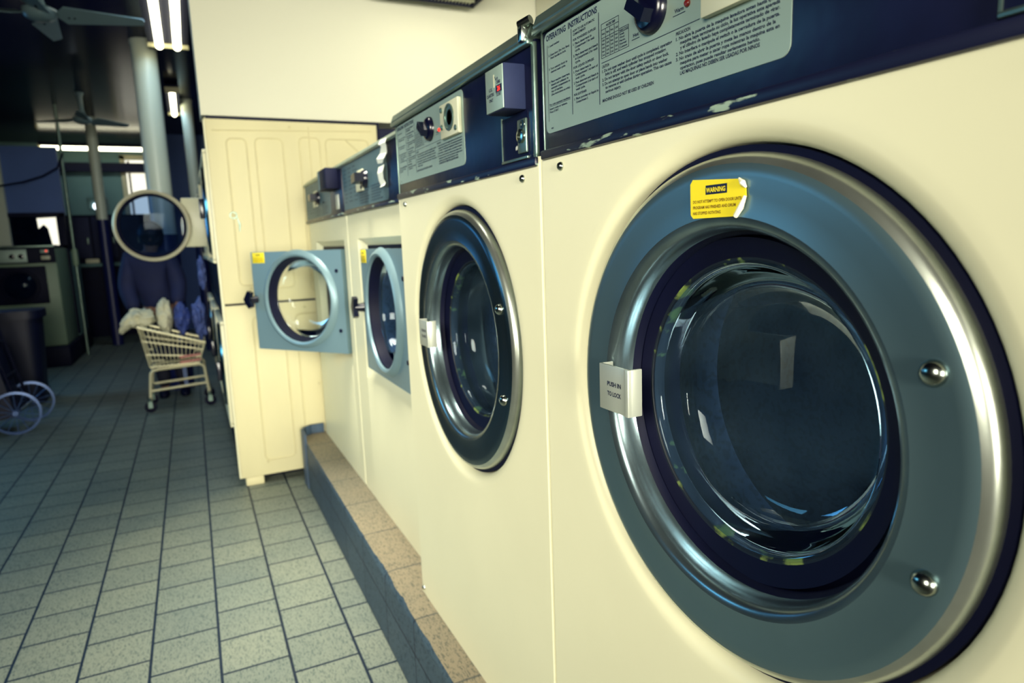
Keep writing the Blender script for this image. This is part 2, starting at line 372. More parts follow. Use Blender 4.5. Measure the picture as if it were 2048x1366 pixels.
# ================= washers with round steel doors =================
def rrect(y0, y1, z0, z1, r, x, n=6):
    pts = []
    for (cy, cz, a) in ((y1-r, z1-r, 0), (y0+r, z1-r, PI/2), (y0+r, z0+r, PI), (y1-r, z0+r, 1.5*PI)):
        for i in range(n+1):
            t = a+PI/2*i/n; pts.append((x, cy+r*math.cos(t), cz+r*math.sin(t)))
    return pts
UD, VD = (0, -1, 0), (0, 0, 1)
def instruction_print(mb, yl, dz):
    """all the writing on the instruction plate; yl = left edge of the plate (far end)"""
    x = .9975
    def L(s, dy, z, h, w=None): text(mb, s, (x, yl-dy, z+dz), UD, VD, h, w)
    def rule(dy0, dy1, z0, z1): mb.box(x-.0003, x, yl-dy0, yl-dy1, z0+dz, z1+dz)
    L('OPERATING  INSTRUCTIONS', .012, .565, .0155, .270)
    rule(.017, .0185, .340, .553); rule(.152, .1545, .337, .562); rule(.288, .2905, .337, .562)
    c1 = [('1. Load washer.', .545, 0), ('2. Close door. (Do Not Slam)', .520, 0), ('Push handle to lock.', .511, .012), ('3. Turn selector knob to', .482, 0), ('desired wash cycle.', .473, .012),
          ('4. Place washing detergent,', .446, 0), ('bleach and softener in', .437, .012), ('automatic compartments on', .428, .012), ('top of machine.', .419, .012), ('(See instructions at right).', .410, .012),
          ('For coin-operated machines:', .383, 0), ('Insert coins or tokens.', .371, 0), ('Press START.', .362, 0)]
    for s, z, i in c1: L(s, .024+i, z, .0056, min(.118-i, len(s)*.0044))
    rule(.024, .142, .380, .381)
    c2 = [('HOW TO USE AUTOMATIC', .549, 0), ('COMPARTMENTS', .540, 0), ('FOR POWDERED SUPPLIES', .526, 0), ('1. Place detergent in', .515, 0), ('Compartment 1 for soak', .506, .01), ('cycle.', .497, .01),
          ('2. Place detergent and bleach', .485, 0), ('in Compartment 2 for wash', .476, .01), ('cycle.', .467, .01), ('FOR LIQUID SUPPLIES', .454, 0), ('1. Pour detergent in', .443, 0), ('Compartment 1 at start of', .434, .01),
          ('soak cycle.', .425, .01), ('2. Pour detergent and bleach in', .414, 0), ('Compartment 2 at start of', .405, .01), ('wash cycle.', .396, .01), ('FOR SOFTENER', .383, 0), ('1. Place powder or liquid in', .372, 0), ('Compartment 3.', .363, .01)]
    for s, z, i in c2: L(s, .162+i, z, .0058, min(.122-i, len(s)*(.0054 if s.isupper() else .0044)))
    # wash temperature table
    T = [(.300, .448), (.300, .530)]
    for dy in (.300, .319, .338, .357, .376): rule(dy, dy+.0012, .447, .530 if dy in (.300, .376) else .516)
    for z in (.447, .495, .515, .529): rule(.300, .3772, z, z+.0011)
    rule(.376, .418, .447, .4481); rule(.376, .418, .497, .4981); rule(.4168, .418, .447, .498); rule(.376, .418, .488, .489)
    L('WATER TEMP', .322, .519, .006, .04); L('WASH CYCLE', .3785, .490, .005, .037)
    for k, s in enumerate(('Hot', 'Warm', 'Hot', 'Cold')): L(s, .303+.019*k, .503, .005, .013)
    for r in range(5):
        for k in range(4): L('Hot' if (r+k) % 2 else 'Cold', .303+.019*k, .452+.0088*r, .0045, .012)
        L(('Cottons', 'Normal', 'Perm.', 'Wool', 'Soak')[r], .380, .452+.0074*r, .0045, (.031, .028, .024, .02, .02)[r])
    rule(.300, .665, .4355, .437)
    L('Hot', .435, .462, .008, .022); rule(.43, .46, .456, .4575); L('Warm', .585, .470, .008, .03); rule(.58, .62, .464, .4655)
    c3 = [('CAUTION', .423, 0), ('1. Do not open washer door until cycle is completed, operating', .412, 0), ('light is off, and wash cylinder has stopped rotating.', .402, .014), ('2. Do not tamper with the door safety switch or door lock.', .391, 0),
          ('3. Do not attempt to open door or place hands into washer', .380, 0), ('to remove or add clothes during operation. This can cause', .370, .014), ('serious injury.', .360, .014)]
    for s, z, i in c3: L(s, .302+i, z, .0068, min(.275-i, len(s)*.00455))
    L('MACHINE SHOULD NOT BE USED BY CHILDREN', .302, .340, .0075, .21)
    c4 = [('PRECAUCION', .423, 0), ('1. No abra la puerta de la maquina lavadora antes hasta que la', .412, 0), ('maquina haya terminado su ciclo, la luz operativa este apagada', .402, .014), ('y el cilindro de lavado haya completamente terminado de girar.', .392, .014),
          ('2. No interfiera o manipule el switch o la cerradura de la puerta.', .381, 0), ('3. No trate de abrir la puerta y meta las manos dentro de la', .370, 0), ('maquina para meter o sacar ropa mientras la maquina esta en', .360, .014), ('operacion, pues puede resultar seriamente herido.', .350, .014)]
    for s, z, i in c4: L(s, .590+i, z, .0068, min(.285-i, len(s)*.0046))
    L('LAS MAQUINAS NO DEBEN SER USADAS POR NINOS', .604, .339, .0075, .225)
    L('4900', .03, .316, .005, .014)

def corners(mb, xf, yr, yl, z0, z1, e, xb):
    """rounded vertical front corners running back into flat side panels"""
    for s, y in ((1, yl), (-1, yr)):
        arc = [(xf+e-e*math.cos(t), y-s*e+s*e*math.sin(t)) for t in [PI/2*i/6 for i in range(7)]]
        mb.grid(lambda u, v: Vector((*arc[int(round(u*6))], z0+(z1-z0)*v)), 6, 1)
        mb.grid(lambda u, v: Vector((xf+e+(xb-xf-e)*u, y, z0+(z1-z0)*v)), 1, 1)
def washer_round(yl, yr, yc, zc, dz, label, ringmat, sticker):
    """yl = far side, yr = near side"""
    r = thing('washing_machine', label, 'washing machine', (1.7, (yl+yr)/2, -1.95))
    # cabinet with a dished opening
    mb = MB(); z0, z1 = -1.95, .262+dz; xf = 1.0; e = .010
    mb.hole_plate(xf, yr+e, yl-e, z0, z1, yc, zc, .640, 96)
    mb.lathe((0, yc, zc), (1, 0, 0), [(.640, xf), (.615, xf), (.60, xf+.002), (.582, xf+.012), (.572, xf+.026), (.566, xf+.06), (.56, xf+.35)], 96)
    bmesh.ops.remove_doubles(mb.bm, verts=mb.bm.verts, dist=.0004)
    corners(mb, xf, yr, yl, z0, z1, e, 2.65)
    mb.box(2.63, 2.65, yr, yl, z0, z1); mb.box(xf+.03, 2.65, yr, yl, z1-.005, z1); mb.box(xf+.03, 2.65, yr+.01, yl-.01, z0, z0+.01)
    mb.build('cabinet', 'cream', r)
    # door ring
    mb = MB()
    mb.lathe((0, yc, zc), (1, 0, 0), [(.530, .9945), (.518, .9905), (.505, .990), (.47, .992), (.435, .991), (.426, .990)], 128)
    mb.lathe((0, yc, zc), (1, 0, 0), [(.53, 1.05), (.42, 1.04)], 96)
    ring = mb.build('door_ring', ringmat, r, 60)
    MB().lathe((0, yc, zc), (1, 0, 0), [(.550, 1.055), (.552, 1.022), (.547, 1.006), (.540, .999), (.530, .9945)], 128).build('rolled_edge', 'edge_steel', ring, 70)
    MB().lathe((0, yc, zc), (1, 0, 0), [(.426, .990), (.415, .992), (.406, .999), (.400, 1.010), (.398, 1.03), (.396, 1.06), (.39, 1.066)], 128).build('inner_lip', 'lip_steel', ring, 70)
    for dy, dzz in ((-.456, .173), (-.462, -.163)):
        MB().lathe((.990, yc+dy, zc+dzz), (-1, 0, 0), [(.021, 0), (.021, .006), (.017, .013), (.010, .018), (0, .0195)], 20).build('bolt', 'steel', ring)
    MB().lathe((0, yc, zc), (1, 0, 0), [(.566, 1.03), (.55, 1.028), (.548, 1.06), (.566, 1.06)], 96, True).build('seal', 'rubber', ring)
    mb = MB()
    bc = (0, yc+.022, zc-.004)
    mb.lathe((0, yc, zc), (1, 0, 0), [(.397, 1.055), (.390, 1.062), (.386, 1.075)], 96)
    mb.lathe(bc, (1, 0, 0), [(.386, 1.072), (.36, 1.085), (.347, 1.090), (.342, 1.093)], 96); mb.mi = 1
    mb.lathe(bc, (1, 0, 0), [(.342, 1.093), (.338, 1.094), (.334, 1.100), (.332, 1.13)], 96); mb.mi = 0
    mb.lathe((0, yc, zc), (1, 0, 0), [(.397, 1.055), (.42, 1.08), (.42, 1.16), (.35, 1.18)], 96)
    mb.build('gasket', ['rubber', 'gunk'], r)
    mb = MB()
    mb.lathe(bc, (1, 0, 0), [(.334, 1.10), (.329, 1.094), (.323, 1.097), (.318, 1.12), (.311, 1.155), (.30, 1.185), (.28, 1.21), (.25, 1.224), (.20, 1.231), (.1, 1.234), (0, 1.235)], 96)
    mb.build('door_glass', 'bowl', r, 70)
    mb = MB()
    mb.lathe((0, yc, zc), (1, 0, 0), [(.40, 1.36), (.43, 1.345), (.56, 1.36), (.58, 1.42), (.58, 2.3), (.5, 2.36), (0, 2.36)], 64)
    for k in range(3):
        a = 2*PI*k/3+.4; d = Vector((0, math.cos(a), math.sin(a))); t = Vector((0, -math.sin(a), math.cos(a)))
        mb.prism([Vector((1.45, yc, zc))+d*.58+t*.09, Vector((1.45, yc, zc))+d*.44, Vector((1.45, yc, zc))+d*.58-t*.09], (.8, 0, 0))
    mb.build('drum', 'drum', r)
    # latch tab
    mb = MB(); ly0, ly1, lz0, lz1 = yc+.268, yc+.402, zc-.06, zc+.062; lx = .952
    mb.box(lx, lx+.008, ly0, ly1, lz0, lz1, .002); mb.box(lx+.004, .992, ly1-.008, ly1, lz0, lz1, .002); mb.box(lx+.004, .992, ly0, ly0+.008, lz0, lz1, .002)
    mb.box(lx-.004, lx+.004, ly0, ly0+.018, lz0, lz1, .002)
    la = mb.build('door_latch', 'alu', r)
    mb = MB(); text(mb, 'PUSH IN', (lx-.0008, ly1-.038, zc+.008), UD, VD, .0115, .061); text(mb, 'TO LOCK', (lx-.0008, ly1-.038, zc-.018), UD, VD, .0115, .061)
    mb.build('lettering', 'ink', la)
    # screws
    for dy, z in ((.125, .205), (1.432, .205), (.045, -1.90)):
        MB().lathe((1.0, yl-dy, z+dz), (-1, 0, 0), [(.013, 0), (.013, .004), (.009, .010), (.004, .012), (.004, .008), (0, .008)], 14).build('screw', 'steel', r)
    # console
    c0, c1 = .240+dz, .602+dz; xc = 1.0000
    mb = MB(); mb.box(xc, 2.2, yr+.012, yl-.03, c0, c1+.01, .010)
    cons = mb.build('console', 'black', r)
    MB().box(xc-.012, xc+.02, yr+.01, yl-.02, c0-.006, c0+.022, .006).build('lower_rail', 'black_worn', r)
    mb = MB()
    mb.prism([(xc-.010, yl-.005, c1), (xc-.016, yl-.005, c1+.018), (xc-.004, yl-.005, c1+.048), (xc+.05, yl-.005, c1+.062), (xc+1.2, yl-.005, c1+.068), (xc+1.2, yl-.005, c1)], (0, -(yl-yr-.03), 0))
    mb.box(xc-.022, xc+.0, yr+.02, yl-.005, c1-.008, c1+.010, .004)
    mb.build('top_trim', 'trim', r)
    MB().box(xc-.006, xc+.01, yr+.012, yr+.030, c0+.01, c1, .004).build('end_strip', 'trim', r); MB().box(xc-.003, xc+.01, yl-.034, yl-.028, c0+.01, c1, .002).build('end_strip', 'trim', r)
    mb = MB(); mb.tube([(xc-.03, yr+.05, c1+.05), (xc-.01, yr+.012, c1+.06)], .014, 10); mb.box(xc-.035, xc+.02, yr+.03, yr+.06, c1+.0, c1+.055, .006); mb.build('trim_clip', 'steel', r)
    # plate
    py = yl-.048
    mb = MB(); mb.prism(rrect(py-.90, py, .306+dz, .588+dz, .022, 0.9980), (.006, 0, 0)); pl = mb.build('instruction_plate', 'plate', r)
    mb = MB(); instruction_print(mb, py, dz); mb.build('printed_text', 'ink', pl, 0)
    # knob
    ky, kz = py-.508, .500+dz
    mb = MB(); mb.lathe((.998, ky, kz), (-1, 0, 0), [(.052, 0), (.050, .012), (.043, .02), (.036, .023), (0, .023)], 32)
    V = lambda dx, dy, dzz: (.976-dx, ky+dy, kz+dzz)
    mb.prism([V(0, .024, .034), V(0, .040, .010), V(0, -.020, -.034), V(0, -.036, -.010)], (-.028, 0, 0)); mb.build('selector_knob', 'plastic', r)
    # red indicator
    MB().lathe((0.9980, py-.628, .478+dz), (-1, 0, 0), [(.0075, 0), (.0075, .004), (.005, .007), (0, .008)], 16).build('indicator_lamp', 'led_dark' if sticker else 'led', r)
    # dial plate
    dy0, dy1, dz0, dz1 = py-.885, py-.685, .428+dz, .562+dz
    mb = MB(); mb.box(0.9800, 0.9980, dy0, dy1, dz0, dz1, .004); dp = mb.build('timer_plate', 'dial_plate', r)
    mb = MB(); mb.lathe((0.9790, (dy0+dy1)/2-.01, (dz0+dz1)/2+.005), (-1, 0, 0), [(.052, 0), (.052, .004), (.044, .004), (.044, .0), (.03, -.001), (.0, -.001)], 32); mb.build('dial', 'trim', dp)
    for q, w in ((dy1-.024, dz0+.045), (dy0+.024, dz0+.022), (dy1-.024, dz1-.022)):
        MB().lathe((0.9800, q, w), (-1, 0, 0), [(.011, 0), (.011, .004), (.006, .007), (0, .007)], 14).build('screw', 'trim', dp)
    # coin unit at the near end
    by1 = yl-1.335
    mb = MB(); mb.box(0.9250, 1.0010, by1-.135, by1, .415+dz, .552+dz, .004); cb = mb.build('coin_box', 'coinbox', r)
    mb = MB(); mb.box(0.9220, 0.9260, by1-.132, by1-.003, .418+dz, .549+dz, .001); mb.mi = 1
    X0 = 0.9215
    for s, z, w, a in (('U.S.', .482, .026, .030), ('QUARTERS', .466, .055, .012), ('ONLY', .450, .032, .028), ('COINS', .496, .028, .088), ('TO START', .459, .036, .084)):
        text(mb, s, (X0, by1-a, z+dz), UD, VD, .0095, w)
    mb.box(X0-.0003, X0, by1-.082, by1-.126, .470+dz, .492+dz); mb.mi = 2; text(mb, '26', (X0-.001, by1-.094, .474+dz), UD, VD, .0145, .022)
    mb.mi = 3; mb.box(X0-.0008, X0, by1-.066, by1-.074, .489+dz, .528+dz)
    mb.mi = 1; mb.tube([(X0, by1-.078, .520+dz), (X0, by1-.086, .508+dz), (X0, by1-.098, .516+dz), (X0, by1-.1, .498+dz)], .0012, 5)
    mb.build('coin_plate', ['plate', 'ink', 'led', 'dial_plate'], cb)
    mb = MB(); ny1, ny0 = yl-1.292, yl-1.485
    mb.box(0.9970, 1.0015, ny0, ny1, .272+dz, .41+dz); mb.build('coin_slot_recess', 'navy', r)
    mb = MB(); mb.box(0.9910, 1.0010, ny0, ny1, .264+dz, .273+dz, .002); mb.box(0.9930, 1.0010, ny1-.004, ny1, .27+dz, .415+dz); mb.build('recess_frame', 'trim', r)
    mb = MB(); mb.box(0.9880, 0.9970, yl-1.485, yl-1.425, .283+dz, .388+dz, .003); lk = mb.build('lock_plate', 'trim', r)
    MB().lathe((0.9880, yl-1.455, .335+dz), (-1, 0, 0), [(.022, 0), (.022, .008), (.013, .010), (.013, .002), (0, .002)], 20).build('lock_barrel', 'steel', lk)
    MB().lathe((0.9880, yl-1.465, .37+dz), (-1, 0, 0), [(.014, 0), (.014, .003), (.010, .003), (.010, 0.001), (0, .001)], 18).build('rivet', 'steel', lk)
    mb = MB(); text(mb, '#15', (0.9955, yl-1.395, .300+dz), UD, VD, .013, .04); mb.build('number', 'paper', r)
    if sticker:
        mb = MB(); x = .9895
        P = lambda a, b: (x, yc+a, zc+b)
        mb.prism([P(.088, .497), P(.080, .506), P(-.060, .496), P(-.072, .484), P(-.074, .46), P(-.046, .424), P(.078, .424), P(.086, .432)], (-.0012, 0, 0))
        mb.mi = 2
        mb.tube([(x-.004, yc-.074, zc+.462), (x-.006, yc-.064, zc+.44), (x-.003, yc-.048, zc+.424)], [.003, .006, .005], 8)
        mb.tube([(x-.003, yc-.056, zc+.497), (x-.006, yc-.068, zc+.488), (x-.002, yc-.074, zc+.478)], [.002, .006, .002], 8)
        mb.mi = 1; mb.box(x-.0016, x-.001, yc+.040, yc-.022, zc+.472, zc+.491)
        text(mb, 'WARNING', (x-.0022, yc+.038, zc+.4765), UD, VD, .0095, .056, 0)
        for s, z, w in (('DO NOT ATTEMPT TO OPEN DOOR UNTIL', .456, .142), ('PROGRAM HAS FINISHED AND DRUM', .444, .125), ('HAS STOPPED ROTATING', .432, .083)):
            text(mb, s, (x-.0018, yc+.078, zc+z), UD, VD, .006, w, 3)
        so = mb.build('warning_sticker', ['yellow', 'ink', 'sticker_white', 'ink_red'], r); so['label'] = 'yellow warning sticker with peeling white corners'
    return r
washer_round(1.845, .292, 1.060, -.395, 0, 'cream front-loading washer nearest the camera, yellow warning sticker on its big door ring', 'ring', True)
washer_round(3.400, 1.850, 2.620, -.422, -.012, 'cream front-loading washer second from the camera, dark steel door ring without a sticker', 'ring_dark', False)

# ================= washers with square grey doors =================
def washer_square(yl, yr, label, opened, papers):
    r = thing('washing_machine', label, 'washing machine', (1.9, (yl+yr)/2, -1.95))
    xf = 1.115; z0, z1 = -1.95, .262; e = .022
    oy1, oy0 = yl-.315, yl-1.63; iy1, iy0 = oy1-.09, oy0+.06
    oz0, oz1, iz0, iz1 = -1.0, .045, -.905, -.004
    dyc, dzc = yl-1.065, -.437
    mb = MB()
    def quad(*p): mb._tag([mb.bm.faces.new([mb.bm.verts.new(q) for q in p])])
    for (a, b, c, d) in ((yr+e, oy0, z0, z1), (oy1, yl-e, z0, z1), (oy0, oy1, z0, oz0), (oy0, oy1, oz1, z1)):
        quad((xf, a, c), (xf, b, c), (xf, b, d), (xf, a, d))
    xi = 1.165
    O = [(xf, oy0, oz0), (xf, oy1, oz0), (xf, oy1, oz1), (xf, oy0, oz1)]; I = [(xi, iy0, iz0), (xi, iy1, iz0), (xi, iy1, iz1), (xi, iy0, iz1)]
    for i in range(4): quad(O[i], O[(i+1) % 4], I[(i+1) % 4], I[i])
    mb.mi = 1; mb.hole_plate(xi, iy0, iy1, iz0, iz1, dyc, dzc, .36, 64); mb.mi = 0
    bmesh.ops.remove_doubles(mb.bm, verts=mb.bm.verts, dist=.0004)
    corners(mb, xf, yr, yl, z0, z1, e, 2.75)
    mb.box(2.73, 2.75, yr, yl, z0, z1); mb.box(xf+.05, 2.75, yr, yl, z1-.005, z1)
    mb.build('cabinet', ['cream', 'rubber'], r)
    MB().lathe((0, dyc, dzc), (1, 0, 0), [(.36, xi), (.355, 1.3), (.40, 1.32), (.52, 1.34), (.52, 2.4), (0, 2.42)], 48).build('drum', 'drum', r)
    # door built closed, then swung on its near edge
    hy = yl-1.59; hx = 1.10
    ang = math.radians(36.5) if opened else 0
    def sw(v):
        dx, dy = v.x-hx, v.y-hy
        return Vector((hx+dx*math.cos(ang)-dy*math.sin(ang), hy+dx*math.sin(ang)+dy*math.cos(ang), v.z))
    D0, D1, dz0, dz1 = hy, yl-.50, -.880, -.030
    if opened: D1 = yl-.56
    cy = (D0+D1)/2; cy = dyc if not opened else hy+.485
    mb = MB(); x0 = 1.085
    mb.hole_plate(x0, D0, D1, dz0, dz1, cy, dzc, .41, 64); mb.hole_plate(x0+.05, D0, D1, dz0, dz1, cy, dzc, .41, 64)
    for a, b, c, d in ((D0, D1, dz0, dz0), (D0, D1, dz1, dz1), (D0, D0, dz0, dz1), (D1, D1, dz0, dz1)):
        q = [(x0, a, c), (x0, b, d), (x0+.05, b, d), (x0+.05, a, c)]; mb._tag([mb.bm.faces.new([mb.bm.verts.new(p) for p in q])])
    bmesh.ops.remove_doubles(mb.bm, verts=mb.bm.verts, dist=.0004)
    mb.lathe((0, cy, dzc), (1, 0, 0), [(.418, x0+.001), (.41, x0-.010), (.395, x0-.028), (.378, x0-.035), (.364, x0-.030), (.357, x0-.012), (.355, x0+.04)], 72)
    mb.xform(sw); door = mb.build('door', 'grey_blue', r)
    mb = MB(); mb.lathe((0, cy, dzc), (1, 0, 0), [(.358, x0-.016), (.350, x0-.010), (.342, x0+.03), (.332, x0+.05), (.33, x0+.065), (.36, x0+.065), (.36, x0+.0)], 64); mb.xform(sw); mb.build('gasket', 'rubber', door)
    mb = MB(); mb.lathe((0, cy, dzc), (1, 0, 0), [(.333, x0+.05), (.325, x0+.055), (.315, x0+.09), (.30, x0+.14), (.27, x0+.175), (.2, x0+.19), (0, x0+.195)], 64); mb.xform(sw); mb.build('door_glass', 'clear' if opened else 'bowl', door, 70)
    mb = MB(); mb.tube([(x0, D1-.03, -.44), (x0-.06, D1-.01, -.44)], [.034, .026], 10)
    mb.prism([(x0-.05, D1-.05, -.375), (x0-.05, D1-.01, -.36), (x0-.05, D1+.02, -.40), (x0-.05, D1+.045, -.435), (x0-.05, D1+.025, -.475), (x0-.05, D1-.01, -.515), (x0-.05, D1-.05, -.50), (x0-.05, D1-.025, -.44)], (-.035, 0, 0)); mb.xform(sw); mb.build('door_handle', 'plastic', door)
    for z in (-.20, -.69): 
        mb = MB(); mb.lathe((x0, D0+.06, z), (-1, 0, 0), [(.016, 0), (.014, .008), (0, .01)], 12); mb.xform(sw); mb.build('bolt', 'navy', door)
    mb = MB(); s0, s1 = D1-.02, D1-.165
    mb.box(x0-.003, x0, s0, s1, -.125, -.035, .001); mb.mi = 1
    text(mb, 'WARNING', (x0-.004, s0-.045, -.062), UD, VD, .012, .055)
    mb.mi = 2
    for s, z in (('DO NOT ATTEMPT TO OPEN DOOR', -.085), ('UNTIL PROGRAM HAS FINISHED', -.1), ('AND DRUM HAS STOPPED', -.114)): text(mb, s, (x0-.004, s0-.012, z), UD, VD, .007, .12)
    mb.xform(sw); mb.build('warning_sticker', ['yellow', 'ink', 'ink_red'], door)['label'] = 'small yellow warning sticker'
    # console
    xc = 1.10
    MB().box(xc, 2.3, yr+.02, yl-.01, .235, .60, .012).build('console', 'black', r)
    mb = MB(); mb.prism([(xc-.008, yl, .585), (xc-.012, yl, .60), (xc+.03, yl, .64), (xc+1.2, yl, .65), (xc+1.2, yl, .585)], (0, -(yl-yr-.01), 0)); mb.build('top_trim', 'trim', r)
    MB().box(xc-.01, xc+.01, yr+.01, yl, .228, .250, .004).build('lower_rail', 'black_worn', r)
    pw = 1.24
    mb = MB(); mb.prism(rrect(yl-.04-pw, yl-.04, .262, .580, .02, xc-.003), (.004, 0, 0)); pl = mb.build('instruction_plate', 'plate_dark', r)
    mb = MB()
    for c in range(3):
        for k in range(9): text(mb, ('Load washer and close door', 'Turn knob to wash cycle', 'Place detergent in box')[k % 3], (xc-.0045, yl-.08-.16*c, .545-.029*k), UD, VD, .010, .12-.02*((k*7+c) % 3))
    for c in range(2):
        for k in range(6): text(mb, 'Do not open washer door until cycle is completed', (xc-.0045, yl-.56-.32*c, .37-.018*k), UD, VD, .009, .28-.03*((k+c) % 3))
    mb.build('printed_text', 'ink', pl, 0)
    ky = yl-.76
    mb = MB(); mb.lathe((xc-.003, ky, .43), (-1, 0, 0), [(.06, 0), (.055, .02), (.045, .032), (0, .032)], 24); mb.prism([(xc-.03, ky+.055, .455), (xc-.03, ky+.05, .40), (xc-.03, ky-.05, .41), (xc-.03, ky-.055, .465)], (-.06, 0, 0)); mb.build('selector_knob', 'plastic', r)
    mb = MB(); mb.box(xc-.018, xc-.003, yl-.52, yl-.70, .36, .47, .004); mb.box(xc-.018, xc-.003, yl-.58, yl-.72, .46, .50, .004); dp = mb.build('timer_plate', 'dial_plate', r)
    MB().lathe((xc-.018, yl-.685, .385), (-1, 0, 0), [(.015, 0), (.012, .006), (0, .008)], 12).build('screw', 'navy', dp)
    if not papers:
        mb = MB(); mb.box(xc-.10, xc, yl-1.34, yl-1.66, .44, .60, .006); mb.mi = 1; mb.box(xc-.103, xc-.098, yl-1.345, yl-1.40, .445, .595); mb.build('coin_box', ['navy', 'plate_dark'], r)
        MB().box(xc-.008, xc, yl-1.53, yl-1.63, .285, .40, .003).build('lock_plate', 'alu', r)
        MB().lathe((xc-.003, yl-.98, .38), (-1, 0, 0), [(.012, 0), (0, .01)], 10).build('indicator_lamp', 'navy', r)
    return r
washer_square(5.215, 3.41, 'cream washer with closed grey square door, white paper strips taped on its console', False, True)
washer_square(7.00, 5.219, 'cream washer at the far end of the row, grey square door swung open', True, False)
# paper strips on the second-last console
def strip(pts, label):
    mb = MB(); random.seed(len(pts)); x = 1.085
    L_, R_ = pts
    k = len(L_)
    A = [[mb.bm.verts.new((x-.006-.012*((i*5+j*3) % 3)/2-off, p[0], p[1])) for off in (0, .002)] for j, side in enumerate((L_, R_)) for i, p in enumerate(side)]
    for i in range(k-1):
        a, b, c, d = A[i], A[i+1], A[k+i+1], A[k+i]
        for o in (0, 1): mb._tag([mb.bm.faces.new([a[o], b[o], c[o], d[o]])])
        mb._tag([mb.bm.faces.new([a[0], b[0], b[1], a[1]]), mb.bm.faces.new([d[0], c[0], c[1], d[1]])])
    mb._tag([mb.bm.faces.new([A[0][0], A[0][1], A[k][1], A[k][0]]), mb.bm.faces.new([A[k-1][0], A[2*k-1][0], A[2*k-1][1], A[k-1][1]])])
    o = mb.build('paper_strip', 'paper', smooth=20); tag(o, label, 'paper', 'paper strips on the washer console')
strip(([(3.96, .605), (3.97, .58), (3.93, .565), (3.99, .53), (4.03, .505), (4.03, .478)], [(3.83, .60), (3.82, .575), (3.82, .55), (3.84, .52), (3.87, .49), (3.93, .47)]), 'upper torn white paper strip taped to the console')
strip(([(4.04, .458), (4.03, .42), (4.03, .38), (4.01, .345), (4.0, .335)], [(3.91, .463), (3.915, .42), (3.93, .38), (3.91, .355), (3.89, .340)]), 'lower white paper strip hanging down on the console')

# ================= tiled plinth under the washers =================
pl = thing('plinth', 'low tiled concrete plinth under the row of washers, chipped front edge', 'plinth', (1.9, 1.5, FZ))
def zt(y): return -1.952
mb = MB()
N = 170
def edge(y, k):
    c = 0
    for (yy, w, d) in ((3.75, .22, .020), (3.35, .10, .014), (4.3, .05, .008), (2.9, .06, .008), (2.2, .1, .01)):
        if abs(y-yy) < w: c += d*(1-abs(y-yy)/w)**.6*(.6+.5*noise.noise(Vector((y*30, k, 0))))
    return max(0, c)+.003*noise.noise(Vector((y*9, k*2, 3)))
def fn(u, v):
    y = -4+u*10.72
    prof = [(.860, FZ), (.860, FZ+.10), (.861, -2.05), (.862+edge(y, 1)*.15, -2.0), (.862+edge(y, 1)*.4, -1.972-edge(y, 1)*.6), (.872+edge(y, 2), -1.953-edge(y, 3)*.25)]
    i = int(round(v*5)); return Vector((prof[i][0], y, prof[i][1]))
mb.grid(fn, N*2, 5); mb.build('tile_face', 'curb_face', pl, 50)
mb = MB()
def fn(u, v):
    y = -4+u*10.72; i = int(round(v*2))
    return Vector(((.872+edge(y, 2), y, -1.953-edge(y, 3)*.25), (.92+edge(y, 2), y, -1.951), (3.8, y, -1.951))[i])
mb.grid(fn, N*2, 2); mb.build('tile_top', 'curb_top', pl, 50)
mb = MB()
pth = [(.858, 6.70), (.858, 6.90), (.90, 7.0), (.97, 7.05), (1.10, 7.06)]
for (xa, ya), (xb, yb) in zip(pth[:-1], pth[1:]):
    d = Vector((xb-xa, yb-ya, 0)).normalized(); n_ = Vector((-d.y, d.x, 0))
    mb.obox(((xa+xb)/2, (ya+yb)/2, (FZ-1.86)/2), d, (0, 0, 1), n_, .5*math.hypot(xb-xa, yb-ya)+.004, (-1.86-FZ)/2, .012)
mb.build('end_cap', 'end_cap', pl)
mb = MB(); mb.prism([(.87, 6.72, FZ), (.87, 6.9, FZ), (.91, 6.99, FZ), (.98, 7.03, FZ), (3.8, 7.03, FZ), (3.8, 6.72, FZ)], (0, 0, -1.952-FZ)); mb.build('end_block', 'curb_top', pl)

